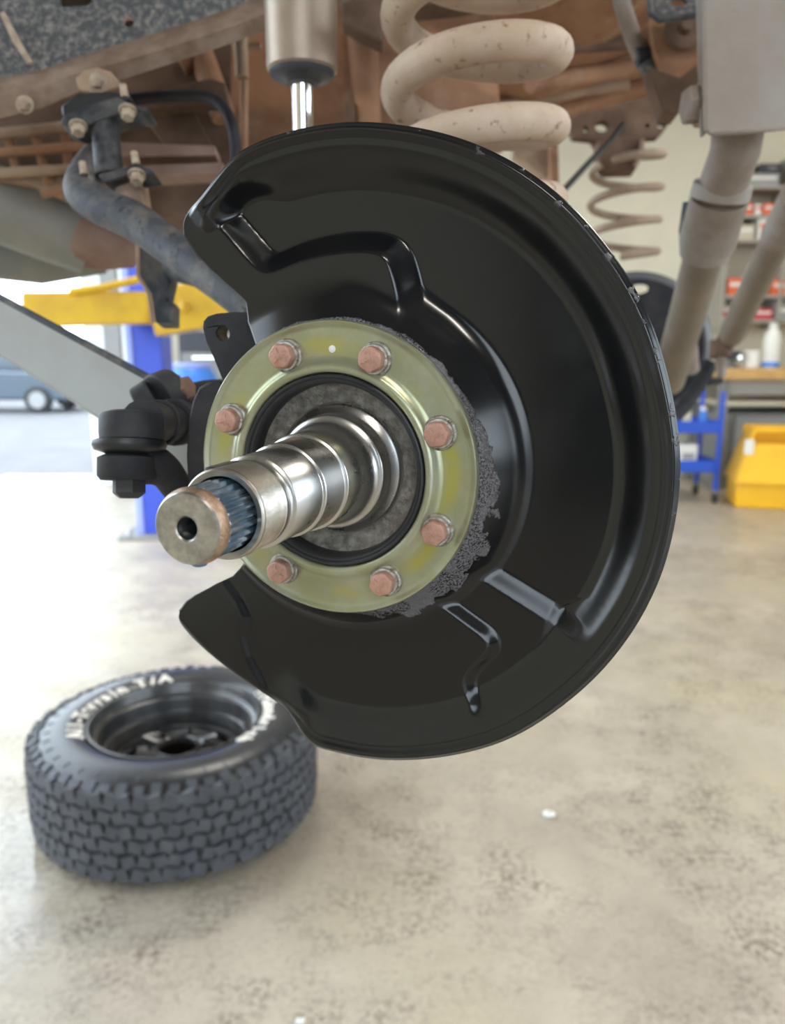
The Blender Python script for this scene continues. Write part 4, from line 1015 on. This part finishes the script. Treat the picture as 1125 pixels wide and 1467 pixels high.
item('paint_can', 1040, 1052, 438, 0, 'white_plastic', 'white can at the left end of the lowest shelf', 'can', kind='can')
item('carton', 1082, 1108, 442, 0, 'box_red', 'low red carton on the lowest shelf behind the drag link', 'box')
item('carton', 1112, 1132, 436, 0, 'box_grey', 'grey box on the lowest shelf at the right edge', 'box')
item('carton', 1058, 1082, 322, 2, 'box_beige', 'beige box on the upper shelf right of the sleeve', 'box')
item('carton', 1088, 1116, 312, 2, 'white_plastic', 'white box below the orange labelled packs', 'box')
item('carton', 1062, 1080, 291, 3, 'box_orange', 'orange pack left on the upper shelf', 'box')
item('carton', 1083, 1092, 292, 3, 'white_plastic', 'small white pack between two orange packs', 'box')
item('carton', 1095, 1112, 291, 3, 'box_orange', 'orange pack right of the small white pack', 'box')
item('plastic_case', 1072, 1118, 270 - 22, 4, 'box_grey', 'dark grey case on the top shelf', 'case')
top_ = item
a = WY(1090, 236, sY); b = WY(1125, 236, sY)
cse = thing('tool_case', 'black tool case on top of the dark grey case on the shelf', 'case', ((a.x + b.x) / 2, sY + .1, WY(1090, 248, sY).z))
obj('case_body', G().box(((a.x + b.x) / 2, sY + .14, (a.z + WY(1090, 248, sY + .02).z) / 2 + .01), (b.x - a.x, .24, .085)), 'box_black', cse, .01)
obj('case_handle', G().box(((a.x + b.x) / 2, sY + .01, a.z - .03), (.08, .02, .02)), 'cabinet_grey', cse)
# yellow storage bin
YB = WZ(1060, 730, 0.0).y
def bp_(px, py, Y): return WY(px, py, Y)
yb = thing('storage_bin', 'yellow plastic open-front storage bin on the floor at the right edge', 'bin', tuple(WZ(1085, 726, 0)))
x0 = WZ(1060, 730, 0).x; zt = WY(1080, 616, YB).z; zm = WY(1048, 690, YB).z; x1 = x0 + .62; yb.rotation_euler = (0, 0, 0)
obj('bin_base', G().box(((x0 + x1) / 2 + .01, YB + .28, zm * .5), (x1 - x0, .5, zm)), 'yellow_bin', yb, .015)
xl = WY(1080, 612, YB + .1).x - x0
obj('bin_front', G().prism([Vector((x0 - .02, YB - .03, zm - .02)), Vector((x1 + .02, YB - .03, zm - .02)), Vector((x1, YB + .04, zm + (zt - zm) * .72)), Vector((x0 + .07, YB + .04, zm + (zt - zm) * .72))], (0, .025, .0)), 'yellow_bin', yb, .006)
obj('bin_side', G().prism([Vector((x0 - .02, YB - .03, zm - .02)), Vector((x0 + .07, YB + .04, zm + (zt - zm) * .72)), Vector((x0 + .13, YB + .12, zt)), Vector((x0 + .13, YB + .5, zt)), Vector((x0 - .02, YB + .52, zm - .02))], (.02, 0, 0)), 'yellow_bin', yb, .006)
obj('bin_side', G().prism([Vector((x1 + .02, YB - .03, zm - .02)), Vector((x1, YB + .04, zm + (zt - zm) * .72)), Vector((x1 - .06, YB + .12, zt)), Vector((x1 - .06, YB + .5, zt)), Vector((x1 + .02, YB + .52, zm - .02))], (-.02, 0, 0)), 'yellow_bin', yb, .006)
obj('bin_back', G().box(((x0 + x1) / 2 + .03, YB + .50, (zm + zt) / 2), (x1 - x0 - .15, .03, zt - zm)), 'yellow_bin', yb, .006)
obj('bin_rim', G().box(((x0 + x1) / 2 + .04, YB + .14, zt - .015), (x1 - x0 - .18, .05, .04)), 'yellow_bin', yb, .008)
obj('bin_label', G().box((x0 + .075, YB + .02, zm + (zt - zm) * .66), (.07, .012, .12)), 'white_plastic', yb)
yb.rotation_euler = (0, 0, math.radians(-14))
# blue cart
cY = 6.7
ct = thing('tool_cart', 'blue two-tray tool cart behind the far dust shield', 'cart', tuple(WZ(1000, 712, 0)))
cx1 = WY(1032, 620, cY).x; cx0 = cx1 - .62
za, zb2 = WY(1000, 612, cY).z, WY(1000, 668, cY).z
for nme, zq in (('top_tray', za), ('bottom_tray', zb2)):
    obj(nme, G().box(((cx0 + cx1) / 2, cY + .22, zq - .045), (cx1 - cx0, .44, .015)).box(((cx0 + cx1) / 2, cY, zq), (cx1 - cx0, .015, .10)).box(((cx0 + cx1) / 2, cY + .44, zq), (cx1 - cx0, .015, .10)).box((cx0, cY + .22, zq), (.015, .44, .10)).box((cx1, cY + .22, zq), (.015, .44, .10)), 'blue_cart', ct, .004)
for x in (cx0, cx1):
    for y in (0, .44):
        obj('post', G().box((x, cY + y, (za + .30 + .10) / 2), (.035, .035, za + .30 - .10)), 'blue_cart', ct, .004)
        w = obj('caster', G().tube([(x - .015, cY + y, .05), (x + .015, cY + y, .05)], .05, 20), 'rubber', ct, .004)
        obj('fork', G().box((x, cY + y, .095), (.04, .04, .03)), 'cabinet_grey', w)
p = WY(985, 640, cY + .1)
wb = thing('paper_pack', 'white pack standing on the blue cart bottom tray', 'box', (p.x, cY + .12, zb2))
obj('pack', G().box((p.x, cY + .12, zb2 - .0375 + .11), (.16, .12, .22)), 'white_plastic', wb, .01)
obj('pack_band', G().box((p.x, cY + .058, zb2 + .08), (.10, .006, .05)), 'box_grey', wb)
for i, (px_, m_, nm) in enumerate([(985, 'box_beige', 'beige'), (1008, 'blue_plastic', 'blue')]):
    p = WY(px_, 590, cY + .15)
    b_ = thing('spray_can', nm + ' spray can standing in the blue cart top tray', 'can', (p.x, cY + .15, za - .0375), 'cans on the blue cart')
    obj('can_body', G().lathe([(.034, 0), (.036, .01), (.036, .15), (.022, .17)], (p.x, cY + .15, za - .0375), (0, 0, 1), 20, cap0=True), m_, b_)
    obj('can_cap', G().lathe([(.024, .165), (.024, .20), (.001, .205)], (p.x, cY + .15, za - .0375), (0, 0, 1), 16), 'white_plastic', b_)
